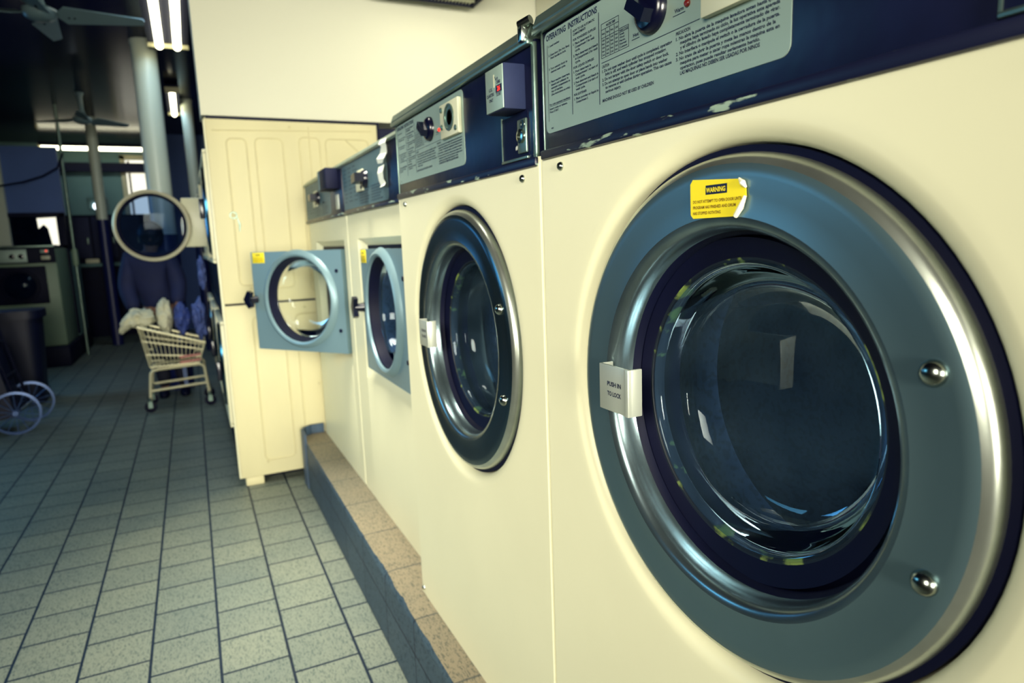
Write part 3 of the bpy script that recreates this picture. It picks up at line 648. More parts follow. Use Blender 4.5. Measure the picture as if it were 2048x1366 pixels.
# ================= stacked dryers =================
def ridge(mb, y0, x0, x1, z0, z1, w=.008, d=.010):
    """raised rectangular bead on a panel facing the camera side"""
    r_ = .05
    pts = []
    for (cx, cz, a) in ((x1-r_, z1-r_, 0), (x0+r_, z1-r_, PI/2), (x0+r_, z0+r_, PI), (x1-r_, z0+r_, 1.5*PI)):
        for i in range(5):
            t = a+PI/2*i/4; pts.append((cx+r_*math.cos(t), y0, cz+r_*math.sin(t)))
    mb.tube(pts, w, 6, True)
def dryer(y0, y1, label, first=False, opened=False):
    r = thing('stacked_dryer', label, 'dryer', (1.1, (y0+y1)/2, FZ), 'stacked dryers along the aisle')
    xf = .262
    mb = MB(); mb.box(xf, 1.9, y0+.02, y1-.01, -.535, 1.235, .01); mb.box(xf, 1.9, y0+.02, y1-.01, -2.32, -.55, .01); mb.box(xf+.03, 1.9, y0+.03, y1-.02, -.56, -.53)
    mb.build('body', 'navy', r)
    MB().box(xf+.06, 1.9, y0+.25, y1-.02, FZ, -2.31).build('kick_plate', 'rubber', r)
    if first:
        for nm, z0, z1 in (('upper', -.533, 1.245), ('lower', -2.335, -.552)):
            mb = MB(); mb.box(xf-.018, 1.90, y0, y0+.022, z0, z1, .008)
            mb.mi = 1
            if nm == 'upper':
                ridge(mb, y0, .42, .60, -.36, 1.06); ridge(mb, y0, .68, .94, -.40, 1.07); ridge(mb, y0, 1.10, 1.30, -.45, 1.09); ridge(mb, y0, 1.36, 1.80, -.45, 1.08)
                mb.tube([(1.56, y0, 1.08), (1.84, y0, .82)], .008, 6); mb.tube([(.30, y0, 1.13), (1.84, y0, 1.17)], .007, 6)
            else:
                ridge(mb, y0, .50, .80, -2.18, -.68); ridge(mb, y0, .92, 1.22, -2.18, -.68)
            mb.tube([(1.20, y0-.001, z0+.03), (1.20, y0-.001, z1-.05)], .006, 6)
            sp = mb.build('side_panel', ['cream_panel', 'groove'], r)
            for (a, b) in ((1.02, z1-.06), (1.10, z0+.9), (1.16, z0+.35), (1.19, z0+.06), (.52, z0+.14)):
                MB().lathe((a, y0, b), (0, -1, 0), [(.016, 0), (.013, .008), (0, .011)], 10).build('screw', 'groove', sp)
        mb = MB(); mb.tube([(.42+.03*math.cos(a), y0-.004, .33+.03*math.sin(a)) for a in [2*PI*i/14 for i in range(14)]], .006, 6, True); mb.tube([(.45, y0-.003, .32), (.47, y0-.003, .24), (.465, y0-.003, .17)], [.004, .009, .004], 6); mb.build('hook_mark', 'trim', r)
        MB().box(.26, 1.9, y0-.01, y1, 1.236, 1.262, .004).build('top_edge', 'navy', r)
        MB().box(1.90, 1.925, y0-.01, y1, -2.3, 1.262).build('corner_strip', 'navy', r)
        MB().box(.29, .47, y0+.01, y0+.2, FZ, -2.335, .015).build('foot', 'cream_panel', r)
        MB().box(xf-.03, xf, y0, y0+.05, -2.335, 1.23, .008).build('front_trim', 'cream', r)
    zc = (.42, -1.26)
    for i, c in enumerate(zc):
        yc = (y0+y1)/2; xa = xf-.06
        mb = MB(); mb.box(xa, xf, y0+.12, y0+.17, c-.53, c+.53, .01); mb.box(xa, xf, y1-.17, y1-.12, c-.53, c+.53, .01); mb.box(xa, xf, y0+.12, y1-.12, c+.50, c+.55, .01); mb.box(xa, xf, y0+.12, y1-.12, c-.55, c-.50, .01)
        mb.build('front_frame', 'cream', r)
        if opened and i == 0:
            MB().lathe((0, yc, c), (1, 0, 0), [(.47, xf-.03), (.44, xf-.03), (.44, xf+.1), (.58, xf+.2)], 48).build('door_opening', 'steel', r)
            hy = y0+.06; cx, cz = -.375, .315; an = math.radians(-8)
            def tl(v):
                dx, dy = v.x-.215, v.y-hy
                return Vector((.215+dx*math.cos(an)-dy*math.sin(an), hy+dx*math.sin(an)+dy*math.cos(an), v.z))
            mb = MB(); mb.lathe((cx, hy, cz), (0, 1, 0), [(.375, -.03), (.395, -.045), (.418, -.035), (.425, 0), (.418, .04), (.375, .05), (.365, 0)], 72, True); ring = mb.xform(tl).build('door', 'rim', r)
            mb = MB(); mb.lathe((cx, hy, cz), (0, 1, 0), [(.38, -.028), (.365, -.038), (.345, -.02), (.345, .03), (.38, .04)], 64, True); mb.xform(tl).build('gasket', 'rubber', ring)
            mb = MB(); mb.lathe((cx, hy, cz), (0, 1, 0), [(.35, .005), (.2, -.012), (0, -.02)], 64); mb.xform(tl).build('door_glass', 'darkglass', ring)
            MB().box(-.05, .215, hy+.05, hy+.10, .05, .64, .012).xform(tl).build('hinge_plate', 'dial_plate', ring)
        else:
            mb = MB(); mb.lathe((xf, yc, c), (-1, 0, 0), [(.47, 0), (.47, .05), (.45, .07), (.42, .065), (.38, .04)], 48); d = mb.build('door', 'steel', r)
            MB().lathe((xf, yc, c), (-1, 0, 0), [(.38, .04), (.25, .05), (0, .055)], 48).build('door_glass', 'darkglass', d)
            MB().box(xf-.13, xf-.08, y0+.38, y0+.43, c-.1, c+.1, .01).build('door_handle', 'plastic', d)
dryer(7.10, 8.90, 'stacked dryer at the row front, cream side panel facing the camera', True)
dryer(8.93, 10.73, 'second stacked dryer with a round glass door swung out over the aisle', False, True)
dryer(10.76, 12.56, 'third stacked dryer behind the open round door')
# ================= louvred lamp over the washers =================
r = thing('louvred_lamp', 'louvred ceiling lamp at the top edge above the pale wall', 'lamp', (2.4, 6.2, 2.46))
mb = MB()
for a, b, c, d in ((1.88, 2.99, 6.88, 6.92), (1.88, 2.99, 5.2, 5.24), (1.88, 1.92, 5.2, 6.92), (2.955, 2.99, 5.2, 6.92)): mb.box(a, b, c, d, 2.455, 2.62)
mb.box(1.88, 2.99, 5.2, 6.92, 2.62, 2.66); mb.build('frame', 'navy', r)
mb = MB()
for k in range(28): mb.box(1.93+k*.038, 1.937+k*.038, 5.24, 6.88, 2.47, 2.54)
for k in range(8): mb.box(1.92, 2.955, 5.4+.2*k, 5.408+.2*k, 2.47, 2.54)
mb.build('louvre', 'dial_plate', r)
for x in (2.15, 2.43, 2.71): MB().tube([(x, 5.3, 2.58), (x, 6.82, 2.58)], .025, 10).build('tube', 'tube', r)
for x, y in ((2.0, 5.5), (2.87, 5.5), (2.0, 6.6), (2.87, 6.6)): MB().tube([(x, y, 2.65), (x, y, CZ)], .008, 6).build('hanger', 'trim', r)

area('louvre_light', (2.43, 6.05, 2.44), (2.43, 6.05, 0), .9, 1.5, 1.5, (1, .96, .8))
# ================= ceiling lamps, fans, columns =================
def tube_lamp(c, along, length, n, label, gap=.19):
    r = thing('tube_lamp', label, 'lamp', c, 'fluorescent lamps on the dark ceiling')
    x, y, z = c; ax = Vector((1, 0, 0)) if along == 'x' else Vector((0, 1, 0)); ac = Vector((0, 1, 0)) if along == 'x' else Vector((1, 0, 0))
    w = gap*n/2+.04
    c0 = Vector(c)
    mb = MB(); mb.obox(c0+Vector((0, 0, .10)), ax, ac, (0, 0, 1), length/2, w, .05); mb.build('housing', 'navy', r)
    for s in (-1, 1):
        mb = MB(); mb.obox(c0+ax*(s*length/2)+Vector((0, 0, .04)), ax, ac, (0, 0, 1), .02, w, .055); mb.build('end_bracket', 'fixture', r)
    for k in range(n):
        o = ac*((k-(n-1)/2)*gap)
        mb = MB(); mb.tube([c0+o-ax*(length/2-.05), c0+o+ax*(length/2-.05)], .058, 12); mb.build('tube', 'tube', r)
    l = bpy.data.lights.new('tube_light', 'AREA'); l.shape = 'RECTANGLE'; l.size = length*U if along == 'x' else w*2*U; l.size_y = w*2*U if along == 'x' else length*U
    l.energy = TUBE_W*n*(.6 if along == 'x' else 1); l.color = (.35, .65, 1.0) if along == 'x' else (.30, .62, 1.0)
    o = bpy.data.objects.new('tube_light', l); COL.objects.link(o); o.location = W((x, y, z-.08)); o.parent = None
TUBE_W = 4.5
tube_lamp((.02, 11.2, CZ-.19), 'y', 3.0, 2, 'nearest ceiling lamp with two lit fluorescent tubes, beside the white wall', .26)
tube_lamp((.0, 17.4, CZ-.19), 'y', 2.6, 1, 'single-tube ceiling lamp behind the column, left of the slim pole')
tube_lamp((-2.0, 24.2, 3.19), 'x', 3.4, 1, 'long horizontal lit tube at the far end of the laundromat')
def fan(c, R, a0, nb, label):
    r = thing('ceiling_fan', label, 'fan', (c[0], c[1], c[2]), 'ceiling fans'); x, y, z = c
    MB().lathe(c, (0, 0, 1), [(0, -.09), (.08, -.085), (.16, -.05), (.19, .0), (.185, .05), (.13, .08), (.06, .10), (0, .10)], 32).build('motor', 'fan', r)
    MB().tube([(x, y, z+.08), (x, y, z+.2), (x, y, CZ-.1), (x, y, CZ)], [.08, .05, .05, .09], 14).build('rod', 'fan', r)
    for k in range(nb):
        a = a0+2*PI*k/nb; d = Vector((math.cos(a), math.sin(a), 0)); t = Vector((-d.y, d.x, -.42)).normalized(); c0 = Vector(c)+Vector((0, 0, -.0))
        mb = MB(); mb.prism([c0+d*.17-t*.03, c0+d*.17+t*.03, c0+d*.27+t*.15, c0+d*R+t*.06, c0+d*(R+.02)-t*.02, c0+d*R-t*.06, c0+d*.27-t*.15], d.cross(t)*.012); b = mb.build('blade', 'fan', r)
        for q in (.3, .36): MB().lathe(c0+d*q+t*.02-Vector((0, 0, .005)), (0, 0, -1), [(.014, .0), (.01, .012), (0, .014)], 8).build('screw', 'navy', b)
fan((-1.37, 10.3, 2.96), 1.12, -.02, 4, 'white ceiling fan with blades, top left corner of the photo')
fan((-1.82, 17.6, 2.92), 1.0, .6, 3, 'small far-off ceiling fan left of the big column')
def column(c, rad, zsplit, label, top='pole'):
    r = thing('column', label, 'column', (c[0], c[1], FZ)); x, y = c
    MB().lathe((x, y, 0), (0, 0, 1), [(rad, zsplit), (rad, CZ-.06), (rad*1.05, CZ-.06), (rad*1.05, CZ)], 40).build('upper_shaft', top, r)
    MB().lathe((x, y, 0), (0, 0, 1), [(rad*1.08, FZ), (rad*1.08, zsplit), (rad, zsplit)], 40).build('lower_shaft', 'pole_blue', r)['label'] = 'navy painted lower part'
column((-.36, 13.15), .195, .30, 'thick pale round column behind the open dryer door')
column((-1.98, 20.6), .125, .90, 'slim pale column with navy lower half, left of the thick column')
column((.27, 17.8), .125, .30, 'slim pale column between the thick column and the dryers')
# ================= left island: washers, plinth, glazed partition =================
p = MB(); p.box(-6, -2.60, 17.35, 21.0, FZ, -1.98, .03); tag(p.build('plinth', 'navy'), 'dark low plinth under the washers on the far left', 'plinth')
def far_washer(x1, x0, y0, label):
    r = thing('washing_machine', label, 'washing machine', ((x0+x1)/2, y0+.8, -1.98))
    MB().box(x0, x1, y0, y0+1.6, -1.98, .18, .03).build('cabinet', 'dim_cream', r)
    MB().box(x0+.03, x1-.01, y0-.03, y0+.5, -.14, .21, .01).build('console', 'navy', r)
    MB().box(x0+.05, x1-.52, y0-.045, y0-.028, -.11, .17, .004).build('instruction_plate', 'plate', r)
    MB().box(x0, x1, y0-.06, y0+.5, .205, .25, .01).build('top_trim', 'trim', r)
    for q in (.78, .62): MB().lathe((x1-q, y0-.04, .02), (0, -1, 0), [(.055, 0), (.05, .05), (0, .06)], 20).build('selector_knob', 'plastic', r)
    mb = MB(); mb.box(x1-.27, x1-.12, y0-.05, y0-.03, .08, .15, .003); mb.build('coin_plate', 'plate', r)
    MB().lathe((x1-.16, y0-.05, .12), (0, -1, 0), [(.02, 0), (.015, .01), (0, .012)], 10).build('indicator_lamp', 'led', r)
    mb = MB(); mb.box(x1-.27, x1-.10, y0-.06, y0-.03, -.07, .02, .02); mb.build('lock_plate', 'dial_plate', r)
    xc, zc = (x0+x1)/2, -.62
    MB().box(x0+.12, x1-.22, y0-.04, y0+.01, zc-.40, zc+.42, .02).build('door', 'navy', r)
    mb = MB(); mb.lathe((xc-.05, y0-.04, zc), (0, -1, 0), [(.37, 0), (.36, .04), (.32, .05), (.30, .02)], 40); mb.build('door_ring', 'rubber', r)
    MB().lathe((xc-.05, y0-.03, zc), (0, -1, 0), [(.31, .0), (.22, .05), (0, .08)], 40).build('door_glass', 'darkglass', r)
far_washer(-2.66, -4.0, 17.6, 'dim pale washer facing the camera on the far left plinth')
far_washer(-4.03, -5.4, 17.6, 'dim pale washer at the left frame edge beside another washer')
struct(MB().box(-6, -2.62, 19.25, 19.4, .95, 2.56).build('wall_partition_left', 'blue_wall', smooth=0))
struct(MB().box(-3.98, -3.72, 19.1, 19.25, -.6, 2.4).build('trim_2', 'pole', smooth=0))
mb = MB()
for a, b, c, d in ((-3.9, -2.62, .18, .26), (-3.9, -2.62, .93, 1.03), (-3.9, -3.82, .2, 1.0), (-2.74, -2.62, -1.9, 1.0)): mb.box(a, b, 19.15, 19.3, c, d, .01)
wn = mb.build('window_2', 'navy'); struct(wn)
MB().box(-3.85, -2.7, 19.24, 19.26, .22, .96).build('pane', 'darkglass', wn)
MB().box(-3.85, -2.7, 19.42, 19.5, .2, .98).build('backing', 'navy', wn)
mb = MB(); mb.prism([(-3.18, 19.21, .90), (-2.80, 19.21, .92), (-2.80, 19.21, .26), (-2.93, 19.21, .25), (-2.98, 19.21, .66), (-3.06, 19.21, .76), (-3.17, 19.21, .66)], (0, .02, 0)); mb.build('painted_reflection', 'bright_glow', wn)  # glowing quad painted as a bright window's reflection on the dark glass
tag(MB().box(-5, -2.66, 19.5, 21.0, -1.98, .1, .03).build('washing_machine', 'teal_wall'), 'dark washer back standing behind the far left washer', 'washing machine')
r = thing('pipe', 'thin pale vertical pipe beside the far left washers', 'pipe', (-2.50, 19.1, FZ))
MB().tube([(-2.50, 19.1, FZ), (-2.50, 19.1, CZ)], .035, 10).build('shaft', 'trim', r)
MB().box(-2.56, -2.44, 19.04, 19.16, -.25, .16, .03).build('bracket', 'dim_cream', r)
tag(MB().tube([(-4.4, 19.0, 1.62), (-3.9, 19.0, 1.60), (-3.3, 19.0, 1.72), (-2.9, 19.0, 1.86), (-2.6, 19.0, 2.05), (-2.45, 19.0, 2.4)], .022, 8).build('cable', 'navy'), 'dark cable sagging across the blue wall, far left', 'cable')
r = thing('wall_lamp', 'small bright round lamp left of the open dryer door', 'lamp', (-2.25, 22.6, 1.27))
MB().lathe((-2.25, 22.6, 1.37), (0, -1, 0), [(.11, 0), (.105, .06), (.06, .1), (0, .11)], 20).build('bulb', 'bulb', r)
MB().box(-2.5, -2.0, 22.62, 22.9, 1.28, 1.62, .02).build('housing', 'teal_wall', r)
MB().box(-2.3, -2.2, 22.7, 22.8, FZ, 1.28).build('post', 'navy', r)
r = thing('dark_machine_bank', 'dark bank of machines in the gloom below the round wall lamp', 'cabinet', (-1.9, 23.4, FZ))  # stands in for the dark machines at the back, built with plain doors
MB().box(-3.2, -.5, 22.95, 24.0, FZ, 1.15, .02).build('body', 'navy', r)
for x in (-3.15, -2.5, -1.85, -1.2):
    d = MB().box(x, x+.6, 22.90, 22.95, -.1, 1.08, .02).build('door', 'dark_wall', r)
    MB().box(x+.5, x+.54, 22.86, 22.9, .3, .5, .008).build('handle', 'trim', d)
MB().box(-3.2, -.5, 22.8, 24.0, -.35, -.25, .02).build('shelf', 'teal_wall', r)
tag(MB().box(-2.75, -2.4, 22.81, 22.895, -.249, -.12, .03).build('folded_cloth', 'white_cloth'), 'small pale folded cloth on the dark shelf, left of the navy column base', 'cloth')

# ================= laundry cart =================
ya, yb = 11.36, 12.0
r = thing('laundry_cart', 'cream wire laundry cart loaded with washing in the aisle', 'cart', (-.36, 11.68, FZ))
TL, TR, BR, BL = (-.82, -1.11), (.075, -1.425), (-.03, -1.73), (-.72, -1.73)
def L2(a, b, t): return (a[0]+(b[0]-a[0])*t, a[1]+(b[1]-a[1])*t)
for y in (ya, yb):
    mb = MB()
    for t in (.34, .68):
        p0, p1 = L2(TL, BL, t), L2(TR, BR, t); mb.tube([(p0[0], y, p0[1]), (p1[0], y, p1[1])], .011, 6)
    for k in range(15):
        t = k/14; p0, p1 = L2(TL, TR, t), L2(BL, BR, t); mb.tube([(p0[0], y, p0[1]), (p1[0], y, p1[1])], .0055, 5)
    mb.tube([(BL[0], y, BL[1]), (BR[0], y, BR[1])], .013, 6); mb.build('side_grid', 'chrome_wire', r)
mb = MB()
for (A, B) in ((TL, BL), (TR, BR), (BL, BR)):
    for k in range(7 if A != BL else 12):
        if A == BL: q = L2(A, B, k/11); mb.tube([(q[0], ya, q[1]), (q[0], yb, q[1])], .007, 5)
        else: y = ya+(yb-ya)*k/6; mb.tube([(A[0], y, A[1]), (B[0], y, B[1])], .007, 5)
    for t in (.34, .68):
        if A != BL: q = L2(A, B, t); mb.tube([(q[0], ya, q[1]), (q[0], yb, q[1])], .009, 5)
mb.build('end_grid', 'chrome_wire', r)
mb = MB(); mb.tube([(TL[0], ya, TL[1]), (TR[0], ya, TR[1]), (TR[0], yb, TR[1]), (TL[0], yb, TL[1])], .022, 8, True); mb.build('top_rail', 'chrome_wire', r)
mb = MB(); mb.tube([(-.30, ya-.012, -1.62), (.0, ya-.012, -1.60)], .02, 6); mb.tube([(-.30, ya-.012, -1.70), (-.01, ya-.012, -1.68)], .02, 6); mb.build('label_strip', 'red_wire', r)
for y in (ya, yb):
    mb = MB(); mb.tube([(-.765, y, -2.24), (-.735, y, -1.95), (-.72, y, -1.83), (-.69, y, -1.79), (-.60, y, -1.775), (-.05, y, -1.755), (.0, y, -1.77), (.03, y, -1.81), (.04, y, -1.95), (.065, y, -2.22)], .022, 8)
    mb.tube([(-.745, y, -2.10), (.05, y, -2.06)], .019, 8); mb.build('leg_frame', 'chrome_wire', r)
mb = MB()
for x, z in ((-.74, -2.1), (.05, -2.06)): mb.tube([(x, ya, z), (x, yb, z)], .016, 6)
mb.build('cross_bar', 'chrome_wire', r)
for x in (-.77, .07):
    for y in (ya, yb):
        mb = MB(); mb.tube([(x, y, -2.20), (x, y, -2.30)], .026, 8); mb.box(x-.03, x+.03, y-.035, y-.025, -2.36, -2.26); mb.box(x-.03, x+.03, y+.025, y+.035, -2.36, -2.26); w = mb.build('caster', 'trim', r)
        MB().lathe((x, y-.02, FZ+.085), (0, 1, 0), [(0, 0), (.06, 0), (.085, .006), (.085, .034), (.06, .04), (0, .04)], 24).build('wheel', 'rubber', w)
def blob(name, label, cat, c, rad, material, amp, freq, seed, group=None, extra=None):
    mb = MB(); bmesh.ops.create_icosphere(mb.bm, subdivisions=5, radius=1)
    for v in mb.bm.verts:
        d = v.co.normalized(); s = Vector((seed, seed*2, 0))
        n_ = noise.fractal(d*freq+s, 1, 2, 4); f = 1-abs(noise.noise(Vector((d.x*freq*2.4+n_, d.y*freq*2.4, d.z*freq*.8))+s))
        k = 1+amp*n_+amp*.55*(f-.6)
        p = Vector((d.x*rad[0]*k, d.y*rad[1]*k, d.z*rad[2]*k))
        if extra: p = extra(p)
        v.co = Vector(c)+p
    o = mb.build(name, material, smooth=180); return tag(o, label, cat, group)
def droop(p):
    if p.x < -.08: p.z -= (-.08-p.x)**1.3*1.6
    return p
blob('white_towel', 'crumpled white towel hanging over the left end of the laundry cart', 'towel', (-.82, 11.62, -.99), (.23, .22, .13), 'white_cloth', .35, 1.6, 3, None, droop)
blob('white_shirt', 'white cloth heaped upright in the middle of the laundry cart', 'laundry', (-.45, 11.60, -.99), (.105, .2, .26), 'white_cloth', .25, 1.7, 8)
blob('laundry_bag', 'dark blue shiny laundry bag in the centre of the cart', 'laundry bag', (-.215, 11.66, -1.05), (.11, .24, .25), 'blue_bag', .25, 1.6, 12)
blob('blue_laundry', 'blue patterned washing heaped at the right end of the cart', 'laundry', (.035, 11.66, -1.08), (.10, .24, .30), 'blue_cloth', .32, 1.8, 21)
blob('dark_laundry', 'dark washing lying inside the wire basket of the cart', 'laundry', (-.36, 11.68, -1.56), (.30, .22, .13), 'navy', .15, 1.4, 41)
blob('hanging_cloth', 'striped blue white cloth hanging from the dryer beside the laundry bags', 'cloth', (.12, 10.05, -.30), (.05, .12, .2), 'blue_cloth', .3, 1.8, 30)

# ================= person behind the cart =================
def skin_mesh(name, joints, edges, material, parent, sub=2):
    me = bpy.data.meshes.new(name+'_rig'); names = list(joints)
    me.from_pydata([W(joints[k][0]) for k in names], [(names.index(a), names.index(b)) for a, b in edges], [])
    ob = bpy.data.objects.new(name+'_rig', me); COL.objects.link(ob)
    md = ob.modifiers.new('s', 'SKIN'); 
    for i, k in enumerate(names):
        rr = joints[k][1]*U; sv = me.skin_vertices[0].data[i]; sv.radius = (rr, rr) if len(joints[k]) < 3 else (rr*joints[k][2], rr); sv.use_root = (i == 0)
    ob.modifiers.new('u', 'SUBSURF').levels = sub
    ev = bpy.data.meshes.new_from_object(ob.evaluated_get(bpy.context.evaluated_depsgraph_get()))
    bpy.data.objects.remove(ob)
    mb = MB(); mb.bm.from_mesh(ev); bpy.data.meshes.remove(ev)
    return mb.build(name, material, parent, smooth=180, scale=False)
PX, PY = -.60, 12.52
pr = thing('person', 'person in a dark navy jacket and striped black trousers bending behind the laundry cart', 'person', (PX+.1, PY, FZ))
J = {'pelvis': ((PX+.08, PY+.06, -.98), .22), 'belly': ((PX+.04, PY+.03, -.68), .23), 'chest': ((PX, PY-.05, -.32), .27), 'neck': ((PX+.02, PY-.12, .0), .09), 'head0': ((PX+.05, PY-.16, .14), .13), 'head1': ((PX+.06, PY-.17, .30), .15),
     'shl': ((PX-.30, PY-.06, -.12), .12), 'ell': ((PX-.38, PY-.12, -.58), .085), 'wrl': ((PX-.28, PY-.34, -.92), .05), 'hal': ((PX-.25, PY-.41, -.98), .045),
     'shr': ((PX+.30, PY-.06, -.12), .12), 'elr': ((PX+.38, PY-.16, -.56), .085), 'wrr': ((PX+.34, PY-.42, -.86), .05), 'har': ((PX+.33, PY-.50, -.94), .045),
     'hpl': ((PX-.06, PY+.05, -1.12), .17), 'knl': ((PX-.02, PY+.02, -1.72), .11), 'anl': ((PX+.0, PY+.08, -2.30), .065), 'tol': ((PX-.02, PY-.12, -2.37), .05),
     'hpr': ((PX+.22, PY+.05, -1.12), .17), 'knr': ((PX+.26, PY+.0, -1.72), .11), 'anr': ((PX+.30, PY+.06, -2.30), .065), 'tor': ((PX+.30, PY-.14, -2.37), .05)}
E_ = [('pelvis', 'belly'), ('belly', 'chest'), ('chest', 'neck'), ('neck', 'head0'), ('head0', 'head1'), ('chest', 'shl'), ('shl', 'ell'), ('ell', 'wrl'), ('wrl', 'hal'), ('chest', 'shr'), ('shr', 'elr'), ('elr', 'wrr'), ('wrr', 'har'),
      ('pelvis', 'hpl'), ('hpl', 'knl'), ('knl', 'anl'), ('anl', 'tol'), ('pelvis', 'hpr'), ('hpr', 'knr'), ('knr', 'anr'), ('anr', 'tor')]
for s, h in (('l', 'hal'), ('r', 'har')):
    hp = Vector(J[h][0])
    for k, ln in enumerate((.085, .10, .095, .075)):
        a = hp+Vector(((k-1.5)*.026, -.03, -.03)); b = a+Vector((0, -.04, -ln*.6)); c = b+Vector((0, .005, -ln*.5))
        for q, pt, rr in (('a', a, .015), ('b', b, .014), ('c', c, .011)): J['f%s%d%s' % (s, k, q)] = (pt, rr)
        E_ += [(h, 'f%s%da' % (s, k)), ('f%s%da' % (s, k), 'f%s%db' % (s, k)), ('f%s%db' % (s, k), 'f%s%dc' % (s, k))]
    sg = 1 if s == 'l' else -1
    J['t%sa' % s] = (hp+Vector((sg*.045, -.01, -.01)), .016); J['t%sb' % s] = (hp+Vector((sg*.07, -.04, -.06)), .013); E_ += [(h, 't%sa' % s), ('t%sa' % s, 't%sb' % s)]
skin_mesh('body', J, E_, 'skin', pr)
gr = lambda ks, d: {k: (J[k][0], J[k][1]+d) for k in ks}
skin_mesh('jacket', gr(['chest', 'belly', 'pelvis', 'neck', 'shl', 'ell', 'wrl', 'shr', 'elr', 'wrr'], .06), [e for e in E_ if all(q in ('chest', 'belly', 'pelvis', 'neck', 'shl', 'ell', 'wrl', 'shr', 'elr', 'wrr') for q in e)], 'jacket', pr)
tk = ('pelvis', 'hpl', 'knl', 'anl', 'hpr', 'knr', 'anr')
tr = skin_mesh('trousers', gr(tk, .03), [e for e in E_ if all(q in tk for q in e)], 'trousers', pr)
mb = MB()
for k in (-1, 0, 1):
    mb.tube([Vector(J['hpr'][0])+Vector((.10+k*.028, -.20, -.05)), Vector(J['knr'][0])+Vector((.06+k*.024, -.145, 0)), Vector(J['anr'][0])+Vector((.03+k*.02, -.105, .02))], .008, 5)
mb.build('side_stripe', 'stripe', tr)
for a in ('tol', 'tor'):
    q = Vector(J[a][0]); mb = MB(); bmesh.ops.create_icosphere(mb.bm, subdivisions=3, radius=1)
    for v in mb.bm.verts: v.co = Vector((q.x+v.co.x*.085, q.y+.08+v.co.y*.2, max(FZ, FZ+.05+v.co.z*.09)))
    mb.build('shoe', 'rubber', pr, 180)
hc = Vector(J['head1'][0])+Vector((0, -.05, -.03))
mb = MB(); bmesh.ops.create_icosphere(mb.bm, subdivisions=4, radius=1)
for v in mb.bm.verts:
    d = v.co.copy(); k = 1+.06*noise.noise(d*4)
    zz = d.z
    if d.y < -.6 and zz < -.25: k *= .8
    v.co = hc+Vector((d.x*.185*k, .03+d.y*.20*k, .03+zz*.21*k-(.05 if zz < -.3 and d.y > 0 else 0)))
mb.build('hair', 'hair', pr, 180)
fc = Vector(J['head0'][0])
mb = MB(); mb.prism([fc+Vector((-.03, -.14, .05)), fc+Vector((.03, -.14, .05)), fc+Vector((0, -.19, .05)), ], (0, .02, .11)); mb.build('nose', 'skin', pr)
for s in (-1, 1): MB().lathe(fc+Vector((s*.055, -.128, .15)), (0, -1, 0), [(.02, 0), (.014, .012), (0, .016)], 10).build('eye', 'hair', pr)
MB().box(fc.x-.05, fc.x+.05, fc.y-.14, fc.y-.12, fc.z-.005, fc.z+.01, .004).build('mouth', 'jacket', pr)

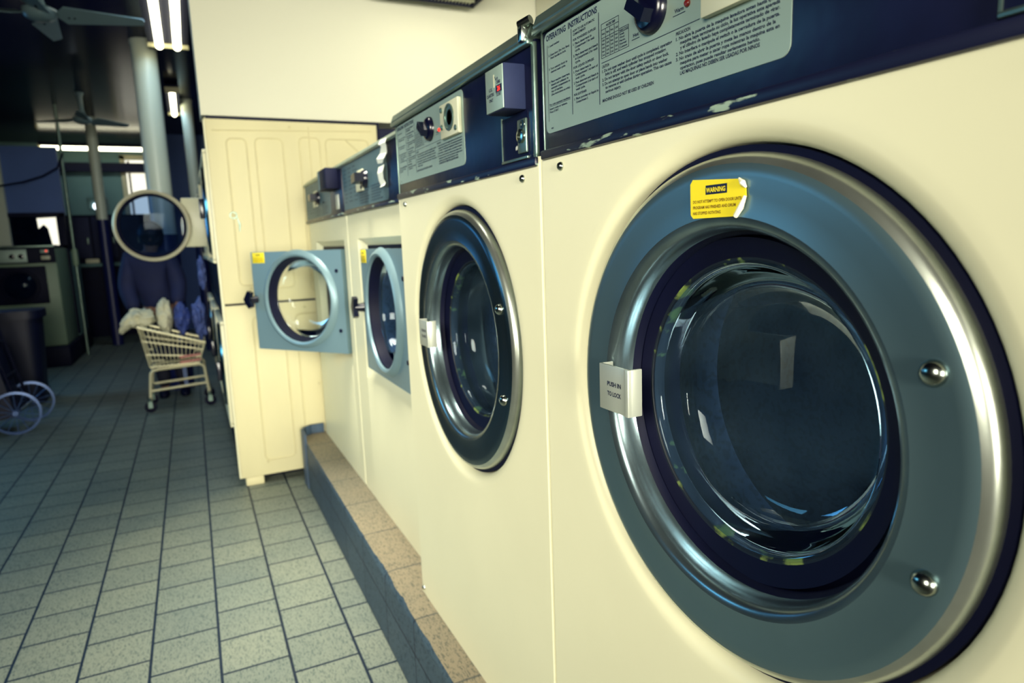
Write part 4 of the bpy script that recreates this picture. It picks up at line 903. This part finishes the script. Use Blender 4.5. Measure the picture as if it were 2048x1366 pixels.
# ================= bin and shopping trolley on the left =================
r = thing('trash_bin', 'tall dark wheeled trash bin standing behind the shopping trolley', 'bin', (-2.75, 13.2, FZ))
mb = MB()
def fn(u, v):
    a = 2*PI*v; k = .30+.07*u; q = 4; c, s_ = math.cos(a), math.sin(a)
    rr = k/((abs(c)**q+abs(s_)**q)**(1/q)); return Vector((-2.72+rr*c, 13.4+rr*s_, FZ+.04+u*1.40))
mb.grid(fn, 8, 32, True); mb.build('body', 'bin', r)
mb = MB(); mb.prism([Vector((-2.72, 13.4, FZ+1.44))+Vector((.42*math.copysign(abs(math.cos(a))**.5, math.cos(a)), .42*math.copysign(abs(math.sin(a))**.5, math.sin(a)), 0)) for a in [2*PI*i/32 for i in range(32)]], (0, 0, .13)); mb.build('lid', 'bin', r)
for s in (-1, 1): MB().lathe((-2.72+s*.25-.03, 13.72, FZ+.10), (1, 0, 0), [(0, 0), (.1, 0), (.1, .06), (0, .06)], 20).build('wheel', 'rubber', r)
r = thing('shopping_trolley', 'dark folding shopping trolley with spoked wheels, bottom left of the aisle', 'trolley', (-2.5, 11.5, FZ))
for k, (x, y) in enumerate(((-2.39, 11.05), (-2.36, 11.85))):
    rad = .30; c = Vector((x, y, FZ+rad)); ax = Vector((.10, -1, 0)).normalized()
    mb = MB(); mb.lathe(c, ax, [(rad, -.018), (rad, .018), (rad-.03, .022), (rad-.03, -.022)], 48, True); w = mb.build('wheel', 'wheel', r)
    mb = MB(); e1 = Vector((0, 0, 1)); e2 = ax.cross(e1)
    for i in range(14):
        a = 2*PI*i/14; mb.tube([c+ax*(.03 if i % 2 else -.03), c+(e1*math.cos(a)+e2*math.sin(a))*(rad-.025)], .005, 5)
    mb.lathe(c, ax, [(0, -.05), (.035, -.05), (.035, .05), (0, .05)], 12); mb.build('spokes', 'wheel', w)
MB().tube([(-2.37, 11.10, FZ+.30), (-2.34, 11.80, FZ+.30)], .018, 8).build('axle', 'trim', r)
mb = MB()
for y in (11.14, 11.76): mb.tube([(-2.36, y, FZ+.30), (-2.62, y, FZ+1.55), (-2.9, y, FZ+2.0)], .02, 8)
mb.tube([(-2.9, 11.14, FZ+2.0), (-2.9, 11.76, FZ+2.0)], .025, 8)
for z in (.35, .8, 1.25): mb.tube([(-2.36-(z-.3)*.21, 11.14, FZ+z), (-2.36-(z-.3)*.21, 11.76, FZ+z)], .014, 6)
mb.build('frame', 'navy', r)
mb = MB(); mb.prism([(-2.42, 11.17, FZ+.22), (-2.60, 11.17, FZ+1.28), (-3.1, 11.17, FZ+1.22), (-3.05, 11.17, FZ+.12)], (0, .56, 0)); mb.build('bag', 'bin', r)
mb = MB(); mb.tube([(-3.0, 11.2, FZ+.12), (-3.0, 11.2, FZ+.0)], .02, 8); mb.tube([(-3.0, 11.72, FZ+.12), (-3.0, 11.72, FZ+.0)], .02, 8); mb.build('foot', 'navy', r)

for o in bpy.data.objects:
    if '_base' in o.keys(): del o['_base']
